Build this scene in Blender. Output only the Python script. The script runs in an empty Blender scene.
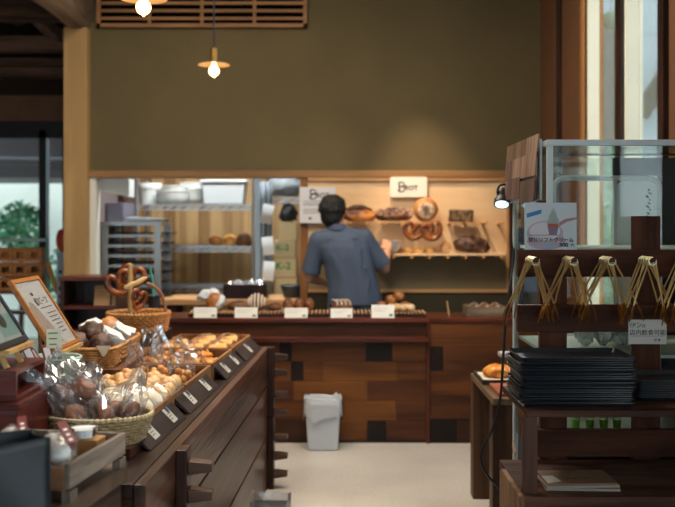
import bpy, bmesh, math, random
from mathutils import Vector, Matrix, Euler, noise
RND = random.Random(11)
SC = bpy.context.scene
COL = SC.collection
PI = math.pi
F, CX, HY, CZ = 937.5, 337.5, 222.0, 1.5
def P(px, py, Y):                     # a pixel of the photograph at depth Y -> a point of the room
    return Vector(((px-CX)*Y/F, Y, CZ-(py-HY)*Y/F))
def X_(px, Y): return (px-CX)*Y/F
def Z_(py, Y): return CZ-(py-HY)*Y/F
def rad(d): return d*PI/180
def lin(h):
    h = h.lstrip('#'); o = []
    for i in (0, 2, 4):
        v = int(h[i:i+2], 16)/255
        o.append(v/12.92 if v <= .04045 else ((v+.055)/1.055)**2.4)
    return (o[0], o[1], o[2], 1)

# ------------------------------------------------------------------ materials
MC = {}
def _new(name):
    m = bpy.data.materials.new(name); m.use_nodes = True
    nt = m.node_tree; b = nt.nodes['Principled BSDF']
    return m, nt, b
def plain(name, col, rough=.6, metal=0, bump=0, bscale=60, var=0, emit=0, spec=.5, vscale=6, alpha=1, sss=0, trans=0):
    if name in MC: return MC[name]
    m, nt, b = _new(name); N, L = nt.nodes, nt.links
    c = lin(col)
    b.inputs['Base Color'].default_value = c
    b.inputs['Roughness'].default_value = rough; b.inputs['Metallic'].default_value = metal
    b.inputs['Specular IOR Level'].default_value = spec
    if trans: b.inputs['Transmission Weight'].default_value = trans
    if emit:
        b.inputs['Emission Color'].default_value = c; b.inputs['Emission Strength'].default_value = emit
    tc = N.new('ShaderNodeTexCoord')
    if var:
        n = N.new('ShaderNodeTexNoise'); n.inputs['Scale'].default_value = vscale; n.inputs['Detail'].default_value = 6
        L.new(tc.outputs['Object'], n.inputs['Vector'])
        r = N.new('ShaderNodeValToRGB')
        r.color_ramp.elements[0].position = .3; r.color_ramp.elements[1].position = .7
        r.color_ramp.elements[0].color = tuple(x*(1-var) for x in c[:3])+(1,)
        r.color_ramp.elements[1].color = tuple(min(1, x*(1+var)) for x in c[:3])+(1,)
        L.new(n.outputs['Fac'], r.inputs['Fac']); L.new(r.outputs['Color'], b.inputs['Base Color'])
    if bump:
        n = N.new('ShaderNodeTexNoise'); n.inputs['Scale'].default_value = bscale; n.inputs['Detail'].default_value = 4
        L.new(tc.outputs['Object'], n.inputs['Vector'])
        bp = N.new('ShaderNodeBump'); bp.inputs['Strength'].default_value = bump; bp.inputs['Distance'].default_value = .01
        L.new(n.outputs['Fac'], bp.inputs['Height']); L.new(bp.outputs['Normal'], b.inputs['Normal'])
    MC[name] = m; return m
def wood(name, c1, c2, axis='X', scale=9, rough=.45, stretch=.09, bump=.2, c3=None, spec=.3):
    if name in MC: return MC[name]
    m, nt, b = _new(name); N, L = nt.nodes, nt.links
    tc = N.new('ShaderNodeTexCoord'); mp = N.new('ShaderNodeMapping')
    s = [1, 1, 1]; s['XYZ'.index(axis)] = stretch
    mp.inputs['Scale'].default_value = s
    L.new(tc.outputs['Object'], mp.inputs['Vector'])
    n = N.new('ShaderNodeTexNoise'); n.inputs['Scale'].default_value = scale; n.inputs['Detail'].default_value = 7
    n.inputs['Distortion'].default_value = .6; n.inputs['Roughness'].default_value = .62
    L.new(mp.outputs['Vector'], n.inputs['Vector'])
    r = N.new('ShaderNodeValToRGB'); e = r.color_ramp.elements
    e[0].position = .38; e[1].position = .64; e[0].color = lin(c1); e[1].color = lin(c2)
    if c3:
        x = e.new(.8); x.color = lin(c3)
    L.new(n.outputs['Fac'], r.inputs['Fac']); L.new(r.outputs['Color'], b.inputs['Base Color'])
    n2 = N.new('ShaderNodeTexNoise'); n2.inputs['Scale'].default_value = scale*5; n2.inputs['Detail'].default_value = 5
    L.new(mp.outputs['Vector'], n2.inputs['Vector'])
    bp = N.new('ShaderNodeBump'); bp.inputs['Strength'].default_value = bump; bp.inputs['Distance'].default_value = .006
    L.new(n2.outputs['Fac'], bp.inputs['Height']); L.new(bp.outputs['Normal'], b.inputs['Normal'])
    b.inputs['Roughness'].default_value = rough; b.inputs['Specular IOR Level'].default_value = spec
    MC[name] = m; return m
def clear(name, tint='ffffff', gloss=.1, rough=.03, base=.03, frost=0, frostcol='ffffff'):
    # thin clear sheet: a see-through layer with a gloss that grows at grazing angles
    if name in MC: return MC[name]
    m, nt, b = _new(name); N, L = nt.nodes, nt.links
    N.remove(b); out = N['Material Output']
    tr = N.new('ShaderNodeBsdfTransparent'); tr.inputs['Color'].default_value = lin(tint)
    gl = N.new('ShaderNodeBsdfGlossy'); gl.inputs['Roughness'].default_value = rough
    fr = N.new('ShaderNodeFresnel'); fr.inputs['IOR'].default_value = 1.45
    mu = N.new('ShaderNodeMath'); mu.operation = 'MULTIPLY_ADD'; mu.inputs[1].default_value = gloss*10; mu.inputs[2].default_value = base
    mu.use_clamp = True
    L.new(fr.outputs[0], mu.inputs[0])
    mx = N.new('ShaderNodeMixShader'); L.new(mu.outputs[0], mx.inputs[0])
    L.new(tr.outputs[0], mx.inputs[1]); L.new(gl.outputs[0], mx.inputs[2])
    last = mx
    if frost:
        d = N.new('ShaderNodeBsdfDiffuse'); d.inputs['Color'].default_value = lin(frostcol)
        m2 = N.new('ShaderNodeMixShader'); m2.inputs[0].default_value = frost
        L.new(mx.outputs[0], m2.inputs[1]); L.new(d.outputs[0], m2.inputs[2]); last = m2
    L.new(last.outputs[0], out.inputs['Surface'])
    MC[name] = m; return m
def bread(name, c1, c2, scale=14, rough=.5, bump=.35, c0=None, lo=.38, hi=.62):
    if name in MC: return MC[name]
    m, nt, b = _new(name); N, L = nt.nodes, nt.links
    tc = N.new('ShaderNodeTexCoord')
    n = N.new('ShaderNodeTexNoise'); n.inputs['Scale'].default_value = scale; n.inputs['Detail'].default_value = 6
    L.new(tc.outputs['Object'], n.inputs['Vector'])
    r = N.new('ShaderNodeValToRGB'); e = r.color_ramp.elements
    e[0].position = lo; e[1].position = hi; e[0].color = lin(c1); e[1].color = lin(c2)
    if c0:
        x = e.new(hi+.1); x.color = lin(c0)
    L.new(n.outputs['Fac'], r.inputs['Fac']); L.new(r.outputs['Color'], b.inputs['Base Color'])
    n2 = N.new('ShaderNodeTexNoise'); n2.inputs['Scale'].default_value = scale*5; n2.inputs['Detail'].default_value = 5
    L.new(tc.outputs['Object'], n2.inputs['Vector'])
    bp = N.new('ShaderNodeBump'); bp.inputs['Strength'].default_value = bump; bp.inputs['Distance'].default_value = .006
    L.new(n2.outputs['Fac'], bp.inputs['Height']); L.new(bp.outputs['Normal'], b.inputs['Normal'])
    b.inputs['Roughness'].default_value = rough
    MC[name] = m; return m

# ------------------------------------------------------------------ mesh builder
class MB:
    def __init__(s): s.bm = bmesh.new(); s.mi = 0; s._n = 0
    def _mark(s, faces):
        for f in faces: f.material_index = s.mi
    def box(s, x0, x1, y0, y1, z0, z1):
        v = [s.bm.verts.new((x, y, z)) for z in (z0, z1) for y in (y0, y1) for x in (x0, x1)]
        s._mark([s.bm.faces.new([v[i] for i in q]) for q in ((0,2,3,1),(4,5,7,6),(0,1,5,4),(2,6,7,3),(0,4,6,2),(1,3,7,5))]); return s
    def obox(s, c, size, rot=(0,0,0)):
        M = Matrix.Translation(Vector(c)) @ Euler(rot).to_matrix().to_4x4()
        h = [q/2 for q in size]
        v = [s.bm.verts.new(M @ Vector((x*h[0], y*h[1], z*h[2]))) for z in (-1,1) for y in (-1,1) for x in (-1,1)]
        s._mark([s.bm.faces.new([v[i] for i in q]) for q in ((0,2,3,1),(4,5,7,6),(0,1,5,4),(2,6,7,3),(0,4,6,2),(1,3,7,5))]); return s
    def hexa(s, b, t):                # eight corners: bottom ring, top ring
        vb = [s.bm.verts.new(p) for p in b]; vt = [s.bm.verts.new(p) for p in t]; n = len(vb)
        fs = [s.bm.faces.new(vb[::-1]), s.bm.faces.new(vt)]
        for i in range(n): fs.append(s.bm.faces.new((vb[i], vb[(i+1) % n], vt[(i+1) % n], vt[i])))
        s._mark(fs); return s
    def bar(s, p0, p1, w, h, up=(0,0,1)):
        p0, p1 = Vector(p0), Vector(p1); d = (p1-p0).normalized()
        a = d.cross(Vector(up));  a = a.normalized() if a.length > 1e-4 else Vector((1,0,0))
        c = a.cross(d).normalized()
        q = [(-1,-1),(1,-1),(1,1),(-1,1)]
        return s.hexa([p0+a*w/2*i+c*h/2*j for i, j in q], [p1+a*w/2*i+c*h/2*j for i, j in q])
    def tube(s, pts, r, n=8, closed=False, flat=None):
        pts = [Vector(p) for p in pts]; m = len(pts)
        rs = r if isinstance(r, (list, tuple)) else [r]*m
        rings = []; ref = None
        for i, p in enumerate(pts):
            if closed: t = pts[(i+1) % m]-pts[i-1]
            else: t = pts[min(i+1, m-1)]-pts[max(i-1, 0)]
            t = t.normalized() if t.length > 1e-9 else Vector((0,0,1))
            if ref is None:
                ref = Vector((0,0,1)) if abs(t.z) < .9 else Vector((1,0,0))
            a = t.cross(ref)
            a = a.normalized() if a.length > 1e-6 else t.orthogonal().normalized()
            c = a.cross(t).normalized(); ref = c
            fl = flat if flat else 1
            rings.append([s.bm.verts.new(p+(a*math.cos(2*PI*k/n)+c*math.sin(2*PI*k/n)*fl)*rs[i]) for k in range(n)])
        fs = []
        for i in range(m if closed else m-1):
            A, B = rings[i], rings[(i+1) % m]
            for k in range(n): fs.append(s.bm.faces.new((A[k], A[(k+1) % n], B[(k+1) % n], B[k])))
        if not closed:
            fs.append(s.bm.faces.new(rings[0][::-1])); fs.append(s.bm.faces.new(rings[-1]))
        s._mark(fs); return s
    def cyl(s, p0, p1, r0, r1=None, n=16):
        return s.tube([p0, p1], [r0, r0 if r1 is None else r1], n)
    def lathe(s, prof, c=(0,0,0), n=28, rot=None, sx=1, sy=1):
        M = Matrix.Translation(Vector(c)) @ (Euler(rot).to_matrix().to_4x4() if rot else Matrix())
        rings = []
        for r, z in prof:
            if r < 1e-6: rings.append([s.bm.verts.new(M @ Vector((0,0,z)))])
            else: rings.append([s.bm.verts.new(M @ Vector((r*sx*math.cos(2*PI*k/n), r*sy*math.sin(2*PI*k/n), z))) for k in range(n)])
        fs = []
        for A, B in zip(rings, rings[1:]):
            for k in range(n):
                j = (k+1) % n
                if len(A) == 1 and len(B) == 1: continue
                if len(A) == 1: fs.append(s.bm.faces.new((A[0], B[j], B[k])))
                elif len(B) == 1: fs.append(s.bm.faces.new((A[k], A[j], B[0])))
                else: fs.append(s.bm.faces.new((A[k], A[j], B[j], B[k])))
        s._mark(fs); return s
    def ball(s, c, r, sub=3, rot=(0,0,0), amp=0, freq=3, seed=0, flatten=None):
        r = (r, r, r) if not isinstance(r, (list, tuple)) else r
        M = Matrix.Translation(Vector(c)) @ Euler(rot).to_matrix().to_4x4()
        g = bmesh.ops.create_icosphere(s.bm, subdivisions=sub, radius=1)
        for v in g['verts']:
            p = v.co.copy(); k = 1
            if amp: k += amp*noise.noise(p*freq+Vector((seed*3.7, seed*1.3, seed*.7)))
            q = Vector((p.x*r[0]*k, p.y*r[1]*k, p.z*r[2]*k))
            if flatten is not None and q.z < -r[2]*flatten: q.z = -r[2]*flatten
            v.co = M @ q
        fs = {f for v in g['verts'] for f in v.link_faces}; s._mark(fs); return s
    def prism(s, poly, y0, y1):       # polygon in x,z pushed along y
        return s.hexa([Vector((x, y0, z)) for x, z in poly], [Vector((x, y1, z)) for x, z in poly])
    def grid(s, fn, nu, nv):
        V = [[s.bm.verts.new(fn(i/nu, j/nv)) for i in range(nu+1)] for j in range(nv+1)]
        s._mark([s.bm.faces.new((V[j][i], V[j][i+1], V[j+1][i+1], V[j+1][i])) for j in range(nv) for i in range(nu)]); return s
    def build(s, name, mats, parent=None, loc=(0,0,0), rot=(0,0,0), smooth=False, bevel=0, solid=0, ang=40, remesh=0, sm=0):
        bmesh.ops.recalc_face_normals(s.bm, faces=s.bm.faces[:])
        me = bpy.data.meshes.new(name); s.bm.to_mesh(me); s.bm.free()
        for m in (mats if isinstance(mats, (list, tuple)) else [mats]): me.materials.append(m)
        if smooth:
            for p in me.polygons: p.use_smooth = True
            if ang < 180: me.set_sharp_from_angle(angle=rad(ang))
        o = bpy.data.objects.new(name, me); COL.objects.link(o)
        o.location = loc; o.rotation_euler = rot
        if parent: o.parent = parent
        if remesh:
            md = o.modifiers.new('remesh', 'REMESH'); md.mode = 'VOXEL'; md.voxel_size = remesh; md.use_smooth_shade = True
            if sm:
                q = o.modifiers.new('smooth', 'SMOOTH'); q.iterations = sm; q.factor = .5
        if bevel:
            b = o.modifiers.new('bevel', 'BEVEL'); b.width = bevel; b.segments = 2; b.limit_method = 'ANGLE'
        if solid:
            q = o.modifiers.new('solid', 'SOLIDIFY'); q.thickness = solid
        return o
def tag(o, label=None, cat=None, group=None, kind=None):
    if label: o['label'] = label
    if cat: o['category'] = cat
    if group: o['group'] = group
    if kind: o['kind'] = kind
    return o
def struct(o): o['kind'] = 'structure'; return o
def thing(name, label, cat, loc=(0,0,0), rotz=0, group=None, rot=None):
    o = bpy.data.objects.new(name, None); COL.objects.link(o)
    o.empty_display_size = .05; o.location = loc; o.rotation_euler = rot if rot else (0,0,rotz)
    return tag(o, label, cat, group)
def kids(o): return [x for x in bpy.data.objects if x.parent is o]
def dup(o, label=None, loc=None, rot=None, parent=None, group=None):
    c = o.copy(); COL.objects.link(c)
    if parent: c.parent = parent
    if loc is not None: c.location = loc
    if rot is not None: c.rotation_euler = rot
    if label: c['label'] = label
    if group: c['group'] = group
    for k in kids(o): dup(k, parent=c)
    return c
def text(body, size, mat, parent=None, loc=(0,0,0), rot=(PI/2,0,0), name='lettering', align='CENTER', ext=.0004, sx=1, bold=.02):
    cu = bpy.data.curves.new(name, 'FONT'); cu.body = body; cu.size = size; cu.align_x = align; cu.align_y = 'CENTER'; cu.extrude = ext; cu.offset = bold*size
    t = bpy.data.objects.new('tmp', cu); COL.objects.link(t)
    bpy.context.view_layer.update()
    me = bpy.data.meshes.new_from_object(t.evaluated_get(bpy.context.evaluated_depsgraph_get()))
    bpy.data.objects.remove(t); bpy.data.curves.remove(cu)
    me.name = name
    if not me.materials: me.materials.append(mat)
    else: me.materials[0] = mat
    for v in me.vertices: v.co.x *= sx
    o = bpy.data.objects.new(name, me); COL.objects.link(o); o.location = loc; o.rotation_euler = rot
    if parent: o.parent = parent
    return o
def catmull(pts, k=6, closed=False):
    pts = [Vector(p) for p in pts]; n = len(pts); out = []
    for i in range(n if closed else n-1):
        if closed: a, b, c, d = pts[i-1], pts[i], pts[(i+1) % n], pts[(i+2) % n]
        else: a, b, c, d = pts[max(i-1,0)], pts[i], pts[i+1], pts[min(i+2,n-1)]
        for j in range(k):
            t = j/k
            out.append(.5*((2*b)+(c-a)*t+(2*a-5*b+4*c-d)*t*t+(3*b-a-3*c+d)*t**3))
    if not closed: out.append(pts[-1])
    return out

# palette
DW = wood('dark_wood_x', '1d0f0a', '43251a', 'X', 12, .36)
DWy = wood('dark_wood_y', '1d100b', '40261b', 'Y', 12, .34)
DWz = wood('dark_wood_z', '1d0f0a', '40251a', 'Z', 12, .36)
RED = wood('reddish_wood_x', '401a10', '6a3020', 'X', 10, .33)
REDz = wood('reddish_wood_z', '3c1a10', '5c2c1b', 'Z', 10, .4)
PINE = wood('pale_pine_z', 'a98555', 'c6a26c', 'Z', 6, .6, bump=.05)
PINEx = wood('pale_pine_x', 'b4875a', 'cc9f70', 'X', 6, .55, bump=.05)
PLY = wood('birch_plywood', 'd9b184', 'e8c79c', 'X', 3, .5, stretch=.25, bump=.03)
GREYW = wood('weathered_grey_wood', '4c4038', '857566', 'Y', 14, .7)
STEEL = plain('brushed_steel', 'b9bec0', .32, 1)
ALU = plain('aluminium', 'aeb4b6', .42, .9)
BLACK = plain('black_plastic', '141414', .45)
WHITE = plain('white_card', 'efede8', .7)
INK = plain('black_ink', '1c1b1a', .7)
WICK = plain('golden_wicker', 'b98349', .55, var=.35, vscale=40)
CELLO = clear('cellophane', 'ffffff', .055, .10, .025, .03, 'f2f5fa')
GLASS = clear('window_glass', 'f6f9f8', .045, .0, .01)
CARDB = plain('cardboard', 'c4b083', .8, var=.06)
KRAFT = plain('kraft_paper', 'a8845c', .8, var=.06)
CREAM = plain('cream_painted_wood', 'f2ead0', .55, var=.05, vscale=3)
DGREY = plain('dark_grey_board', '3b393b', .55, bump=.1)
# ================================================================== the setting
WX, WY = 1.646, 7.6                   # inside faces of the right wall and of the back wall
def S(name, mb, mats, **k): return struct(mb.build(name, mats, **k))
# --- floor: warm beige screed
def floor_mat():
    m, nt, b = _new('beige_floor'); N, L = nt.nodes, nt.links
    tc = N.new('ShaderNodeTexCoord')
    n = N.new('ShaderNodeTexNoise'); n.inputs['Scale'].default_value = 1.6; n.inputs['Detail'].default_value = 8
    L.new(tc.outputs['Object'], n.inputs['Vector'])
    r = N.new('ShaderNodeValToRGB'); e = r.color_ramp.elements
    e[0].position = .3; e[1].position = .72; e[0].color = lin('aaa299'); e[1].color = lin('c3bcb2')
    L.new(n.outputs['Fac'], r.inputs['Fac'])
    n3 = N.new('ShaderNodeTexNoise'); n3.inputs['Scale'].default_value = 60; n3.inputs['Detail'].default_value = 3
    L.new(tc.outputs['Object'], n3.inputs['Vector'])
    mx = N.new('ShaderNodeMixRGB'); mx.blend_type = 'OVERLAY'; mx.inputs[0].default_value = .25
    L.new(r.outputs['Color'], mx.inputs[1]); L.new(n3.outputs['Fac'], mx.inputs[2])
    L.new(mx.outputs[0], b.inputs['Base Color']); b.inputs['Roughness'].default_value = .38
    bp = N.new('ShaderNodeBump'); bp.inputs['Strength'].default_value = .08; bp.inputs['Distance'].default_value = .004
    L.new(n3.outputs['Fac'], bp.inputs['Height']); L.new(bp.outputs['Normal'], b.inputs['Normal'])
    return m
S('floor', MB().box(-4.7, WX+.115, -2.4, 10.0, -.12, 0), floor_mat())
CEIL = wood('dark_ceiling_boards', '241812', '40291d', 'Y', 7, .7)
S('ceiling', MB().box(-4.7, WX+.115, -2.4, 10.0, 3.8, 3.92), CEIL)
# --- olive earth plaster
OLIVE = plain('olive_earth_plaster', '615437', .95, var=.10, vscale=2.2, bump=.25, bscale=120)
PLAST = plain('brown_earth_plaster', '6b4526', .95, var=.08, vscale=3, bump=.2, bscale=120)
DGREEN = plain('dark_green_plaster', '3a3523', .9, var=.1)
# back wall: header above the opening, the partition behind the bread shelf
m = MB(); m.box(-2.05, WX, WY, WY+.13, 1.915, 3.8); m.box(-.20, WX, WY+.012, WY+.12, 0, .93)
S('wall_back', m, OLIVE)
S('trim_1', MB().box(-2.02, WX, WY-.035, WY+.15, 1.86, 1.915), wood('brown_lintel', '7c5a38', '9a7248', 'X', 7, .55), bevel=.004)
S('trim_2', MB().box(-2.02, -1.955, WY-.01, WY+.12, 0, 1.86), plain('white_paint', 'd9d6c8', .6))
S('trim_3', MB().box(-.30, -.245, WY-.02, WY+.16, 0, 1.86), wood('orange_wood_z', '7c4e2a', '9c6a3c', 'Z', 8, .5), bevel=.004)
S('trim_4', MB().box(1.385, 1.50, WY-.05, WY+.02, 0, 1.95), DWz, bevel=.004)
S('wall_partition', MB().box(-.24, 1.40, WY+.0, WY+.012, 1.235, 1.86), PLY)
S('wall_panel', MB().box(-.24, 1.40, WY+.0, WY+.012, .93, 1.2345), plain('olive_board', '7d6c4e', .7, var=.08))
m = MB(); m.box(-.24, 1.40, WY-.028, WY, 1.835, 1.86); m.box(1.37, 1.40, WY-.028, WY, .93, 1.835); m.box(-.24, 1.40, WY-.02, WY, .93, .955)
S('trim_5', m, wood('ply_edge', 'b98a58', 'cfa06c', 'X', 6, .5))
S('wall_lower', MB().box(-.24, 1.40, WY-.004, WY+.012, 0, .93), DGREEN)
# post left of the header and the log beam on it
S('trim_6', MB().box(X_(65,7.55), X_(88.5,7.55), 7.5, 7.73, 0, Z_(28,7.55)), PINE, bevel=.008)
LOG = wood('old_log', '5c4a3a', '9a8268', 'Y', 5, .85, bump=.4)
m = MB()
def logring(u, v):
    a = 2*PI*u; y = -2.2+v*9.9; w = .02*noise.noise(Vector((y*.9, 1, 2)))
    rx, rz = .135+.012*math.sin(y*2.1), .25
    return Vector((-2.10+w+rx*math.copysign(abs(math.cos(a))**.75, math.cos(a)), y, 3.30+rz*math.copysign(abs(math.sin(a))**.75, math.sin(a))+.012*math.sin(y*3)))
m.grid(logring, 20, 26); S('trim_7', m, LOG, smooth=True)
# louvre vent in the header
x0, x1, zb = X_(97,7.57), X_(307,7.57), Z_(27.5,7.57)
m = MB(); m.mi = 0; m.box(x0, x1, 7.578, 7.6, zb, zb+.5); m.mi = 1
LV = wood('vent_wood', '8a5f3a', 'a97a4e', 'X', 8, .6)
m.box(x0, x1, 7.55, 7.6, zb, zb+.03); m.box(x0, x0+.03, 7.55, 7.6, zb, zb+.5); m.box(x1-.03, x1, 7.55, 7.6, zb, zb+.5); m.box(x0, x1, 7.55, 7.6, zb+.47, zb+.5)
for k in range(1, 4): m.box(x0+(x1-x0)*k/4-.012, x0+(x1-x0)*k/4+.012, 7.556, 7.6, zb, zb+.5)
for k in range(7): m.box(x0, x1, 7.565, 7.59, zb+.062+k*.062, zb+.085+k*.062)
S('trim_8', m, [plain('vent_dark','070605',1,spec=0), LV])
# --- right wall: two windows in view, an unseen wide one added for daylight
ya, yb, yc, yd = 4.74, 5.42, 5.53, 6.23
m = MB(); T = .115
def wseg(y0, y1, z0=0, z1=3.8): m.box(WX, WX+T, y0, y1, z0, z1)
wseg(-2.4, -1.2); wseg(-1.2, 1.9, 0, .8); wseg(-1.2, 1.9, 2.6, 3.8); wseg(1.9, ya)
wseg(ya, yd, 0, .78); wseg(ya, yd, 3.5, 3.8); wseg(yd, WY+.13)
S('wall_right', m, PLAST)
HONEY = wood('honey_wood_z', 'a06a38', 'c08a50', 'Z', 7, .5)
def window(name, y0, y1, z0, z1, bars=(), honey=False):
    m = MB(); m.mi = 0                                  # reveal boards in cream, dark inner frame, pane
    m.box(WX+.012, WX+.090, y1-.022, y1, z0, z1); m.box(WX+.012, WX+.112, y0, y0+.022, z0, z1); m.mi = 2 if honey else 0; m.box(WX+.0905, WX+.112, y1-.024, y1, z0, z1); m.mi = 0
    m.box(WX+.012, WX+.112, y0, y1, z1-.022, z1); m.box(WX-.02, WX+T+.03, y0, y1, z0, z0+.025)
    m.mi = 1
    for b in bars: m.box(WX+.06, WX+.10, b-.02, b+.02, z0, z1)
    f = m.build(name, [CREAM, DWz, HONEY], bevel=.002); struct(f)
    g = MB().box(WX+.100, WX+.104, y0+.02, y1-.02, z0+.02, z1-.02).build('pane', GLASS, f)
    return f
window('window_1', ya, yb, .78, 3.5); window('window_2', yc, yd, .78, 3.5, (), True); window('window_3', -1.2, 1.9, .8, 2.6, (-.2, .85))
S('trim_9', MB().box(WX-.012, WX+T, yb, yc, .78, 3.5), DWz, bevel=.004)
m = MB(); m.box(WX-.02, WX+.01, yd, yd+.06, 0, 3.8); S('trim_10', m, wood('honey_wood_z', 'a06a38', 'c08a50', 'Z', 7, .5), bevel=.003)
m = MB(); m.box(WX-.02, WX+.01, 6.88, 6.97, 0, 3.8); S('trim_11', m, DWz, bevel=.003)
m = MB(); m.box(WX-.03, WX+.01, 4.66, 4.74, 0, 3.8); S('trim_12', m, DWz, bevel=.003)
# --- left wall, street wall with unseen glazing added for daylight
S('wall_left', MB().box(-4.7, -4.58, -2.4, 10.0, 0, 3.8), PLAST)
m = MB(); m.box(-4.7, WX+T, -2.4, -2.28, 0, .5); m.box(-4.7, WX+T, -2.4, -2.28, 2.7, 3.8)
for a, b in ((-4.7,-4.3), (-1.5,-1.3), (1.3, WX+T)): m.box(a, b, -2.4, -2.28, .5, 2.7)
S('wall_front', m, PLAST)
for k, (a, b) in enumerate(((-4.3,-1.5), (-1.3,1.3))):
    m = MB(); m.box(a, b, -2.36, -2.30, .5, .56); m.box(a, b, -2.36, -2.30, 2.64, 2.7)
    n = 3
    for j in range(n+1):
        x = a+.03+(b-a-.06)*j/n; m.box(x-.03, x+.03, -2.36, -2.30, .5, 2.7)
    f = struct(m.build('window_%d' % (k+4), DWz)); MB().box(a+.02, b-.02, -2.332, -2.328, .52, 2.68).build('pane', GLASS, f)
# --- kitchen shell: partition to the left room, boarded back wall
S('wall_kitchen_left', MB().box(-2.16, -2.02, 7.73, 9.6, 0, 3.8), plain('kitchen_mauve_wall', '6d5f5b', .8))
BOARDS = None
def boards_mat():
    m, nt, b = _new('upright_pine_boards'); N, L = nt.nodes, nt.links
    tc = N.new('ShaderNodeTexCoord'); mp = N.new('ShaderNodeMapping'); mp.inputs['Scale'].default_value = (1, 1, .06)
    L.new(tc.outputs['Object'], mp.inputs['Vector'])
    n = N.new('ShaderNodeTexNoise'); n.inputs['Scale'].default_value = 9; n.inputs['Detail'].default_value = 6; n.inputs['Distortion'].default_value = .8
    L.new(mp.outputs['Vector'], n.inputs['Vector'])
    sp = N.new('ShaderNodeSeparateXYZ'); L.new(tc.outputs['Object'], sp.inputs[0])
    mu = N.new('ShaderNodeMath'); mu.operation = 'MULTIPLY'; mu.inputs[1].default_value = 8.5; L.new(sp.outputs[0], mu.inputs[0])
    fl = N.new('ShaderNodeMath'); fl.operation = 'FLOOR'; L.new(mu.outputs[0], fl.inputs[0])
    wn = N.new('ShaderNodeTexWhiteNoise'); wn.noise_dimensions = '1D'; L.new(fl.outputs[0], wn.inputs['W'])
    ad = N.new('ShaderNodeMath'); ad.operation = 'MULTIPLY_ADD'; ad.inputs[1].default_value = .45; L.new(wn.outputs['Value'], ad.inputs[0]); L.new(n.outputs['Fac'], ad.inputs[2])
    r = N.new('ShaderNodeValToRGB'); e = r.color_ramp.elements; e[0].position = .46; e[1].position = .92; e[0].color = lin('8a6438'); e[1].color = lin('c4a06c')
    L.new(ad.outputs[0], r.inputs['Fac']); L.new(r.outputs['Color'], b.inputs['Base Color']); b.inputs['Roughness'].default_value = .6
    return m
S('wall_kitchen_back', MB().box(-2.16, WX+T, 9.5, 9.6, 0, 3.8), boards_mat())
S('wall_kitchen_right', MB().box(.9, 1.0, 7.73, 9.5, 0, 3.8), plain('kitchen_grey_wall', '9aa0a2', .8))
S('trim_13', MB().box(X_(112,8.7), X_(112,8.7)+.12, 8.62, 8.76, 0, 2.6), DWz, bevel=.004)
# --- left room: glazed wall, lintel, roof timbers
GY = 9.0
FRM = plain('black_window_frame', '17151a', .5)
m = MB(); m.box(-4.7, -2.16, GY+.02, GY+.14, Z_(121,GY), Z_(95,GY)); S('wall_lintel', m, plain('brown_lintel_board', '7d5a42', .8, var=.1))
m = MB(); m.box(-4.7, -2.16, GY+.04, GY+.14, Z_(95,GY), 3.8); S('wall_left_gable', m, plain('dark_plaster', '2e2119', .9, var=.15))  # dark brown plaster with random variation
m = MB(); m.box(-4.7, -2.16, GY, GY+.1, Z_(138,GY), Z_(121,GY)); m.box(-4.7, -2.16, GY, GY+.1, 0, .08)
for px in (42.5, -60, 66): m.box(X_(px,GY)-.035, X_(px,GY)+.035, GY, GY+.1, 0, Z_(130,GY))
f = struct(m.build('window_6', FRM)); MB().box(-4.6, -2.2, GY+.05, GY+.055, .08, Z_(138,GY)).build('pane', GLASS, f)
k = 20
for (y, py, h) in ((8.8, 78, .13), (8.4, 52, .13), (7.9, 21, .16), (8.62, 66, .06)):
    S('trim_%d' % k, MB().box(-4.6, -2.16, y-.08, y+.08, Z_(py,y), Z_(py,y)+h), wood('sooty_timber', '38241a', '7a5c48', 'X', 8, .7)); k += 1  # dark brown timber with grain
for (a, b) in (((-3.0,7.2,3.72),(-2.28,8.8,2.92)), ((-4.2,8.9,3.3),(-3.5,8.9,2.72)), ((-4.3,6.2,3.3),(-2.9,8.6,3.35))):
    S('trim_%d' % k, MB().bar(a, b, .1, .1), wood('dark_timber_y', '38241a', '85695a', 'Y', 8, .7)); k += 1
# ================================================================== outdoors
S('ground', MB().box(-14, 14, 10.0, 30, -.2, -.1), plain('grey_gravel', '8d8a80', .9, var=.2, vscale=30))
S('ground_side', MB().box(WX+T, 14, -8, 10.0, -.2, -.1), plain('grey_gravel', '8d8a80'))
# unseen canvas, added to block the sun at the wide side window
t = thing('window_awning', 'canvas awning added outside to keep sun off the side window', 'awning', (WX+T+.02, .35, 2.75)); MB().hexa([(0,-1.8,0),(1.1,-1.8,-.5),(1.1,1.8,-.5),(0,1.8,0)],[(0,-1.8,.02),(1.1,-1.8,-.48),(1.1,1.8,-.48),(0,1.8,.02)]).build('canvas', plain('sunshade_canvas','c8c2b0',.8), t)
t = tag(MB().box(-9, -1.5, 13, 13.15, -.1, 2.7).build('garden_wall', plain('pale_render', 'eaeee0', .9, var=.1, vscale=2)), 'pale rendered garden wall seen through the left glazing', 'wall')
t = thing('porch_roof', 'grey porch eave outside above the left glazing with a round gutter pipe', 'roof', (-5, 11, 2.0))
m2 = MB(); m2.box(-4, 2.4, -.5, 1.2, 0, .6); m2.build('soffit', plain('grey_soffit', '8b868a', .8), t)
m2 = MB(); m2.tube([(-4, -.58, .2), (2.4, -.58, .17)], .05, 10); m2.build('gutter', plain('gutter_grey', '8a898c', .5), t, smooth=True)
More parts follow.
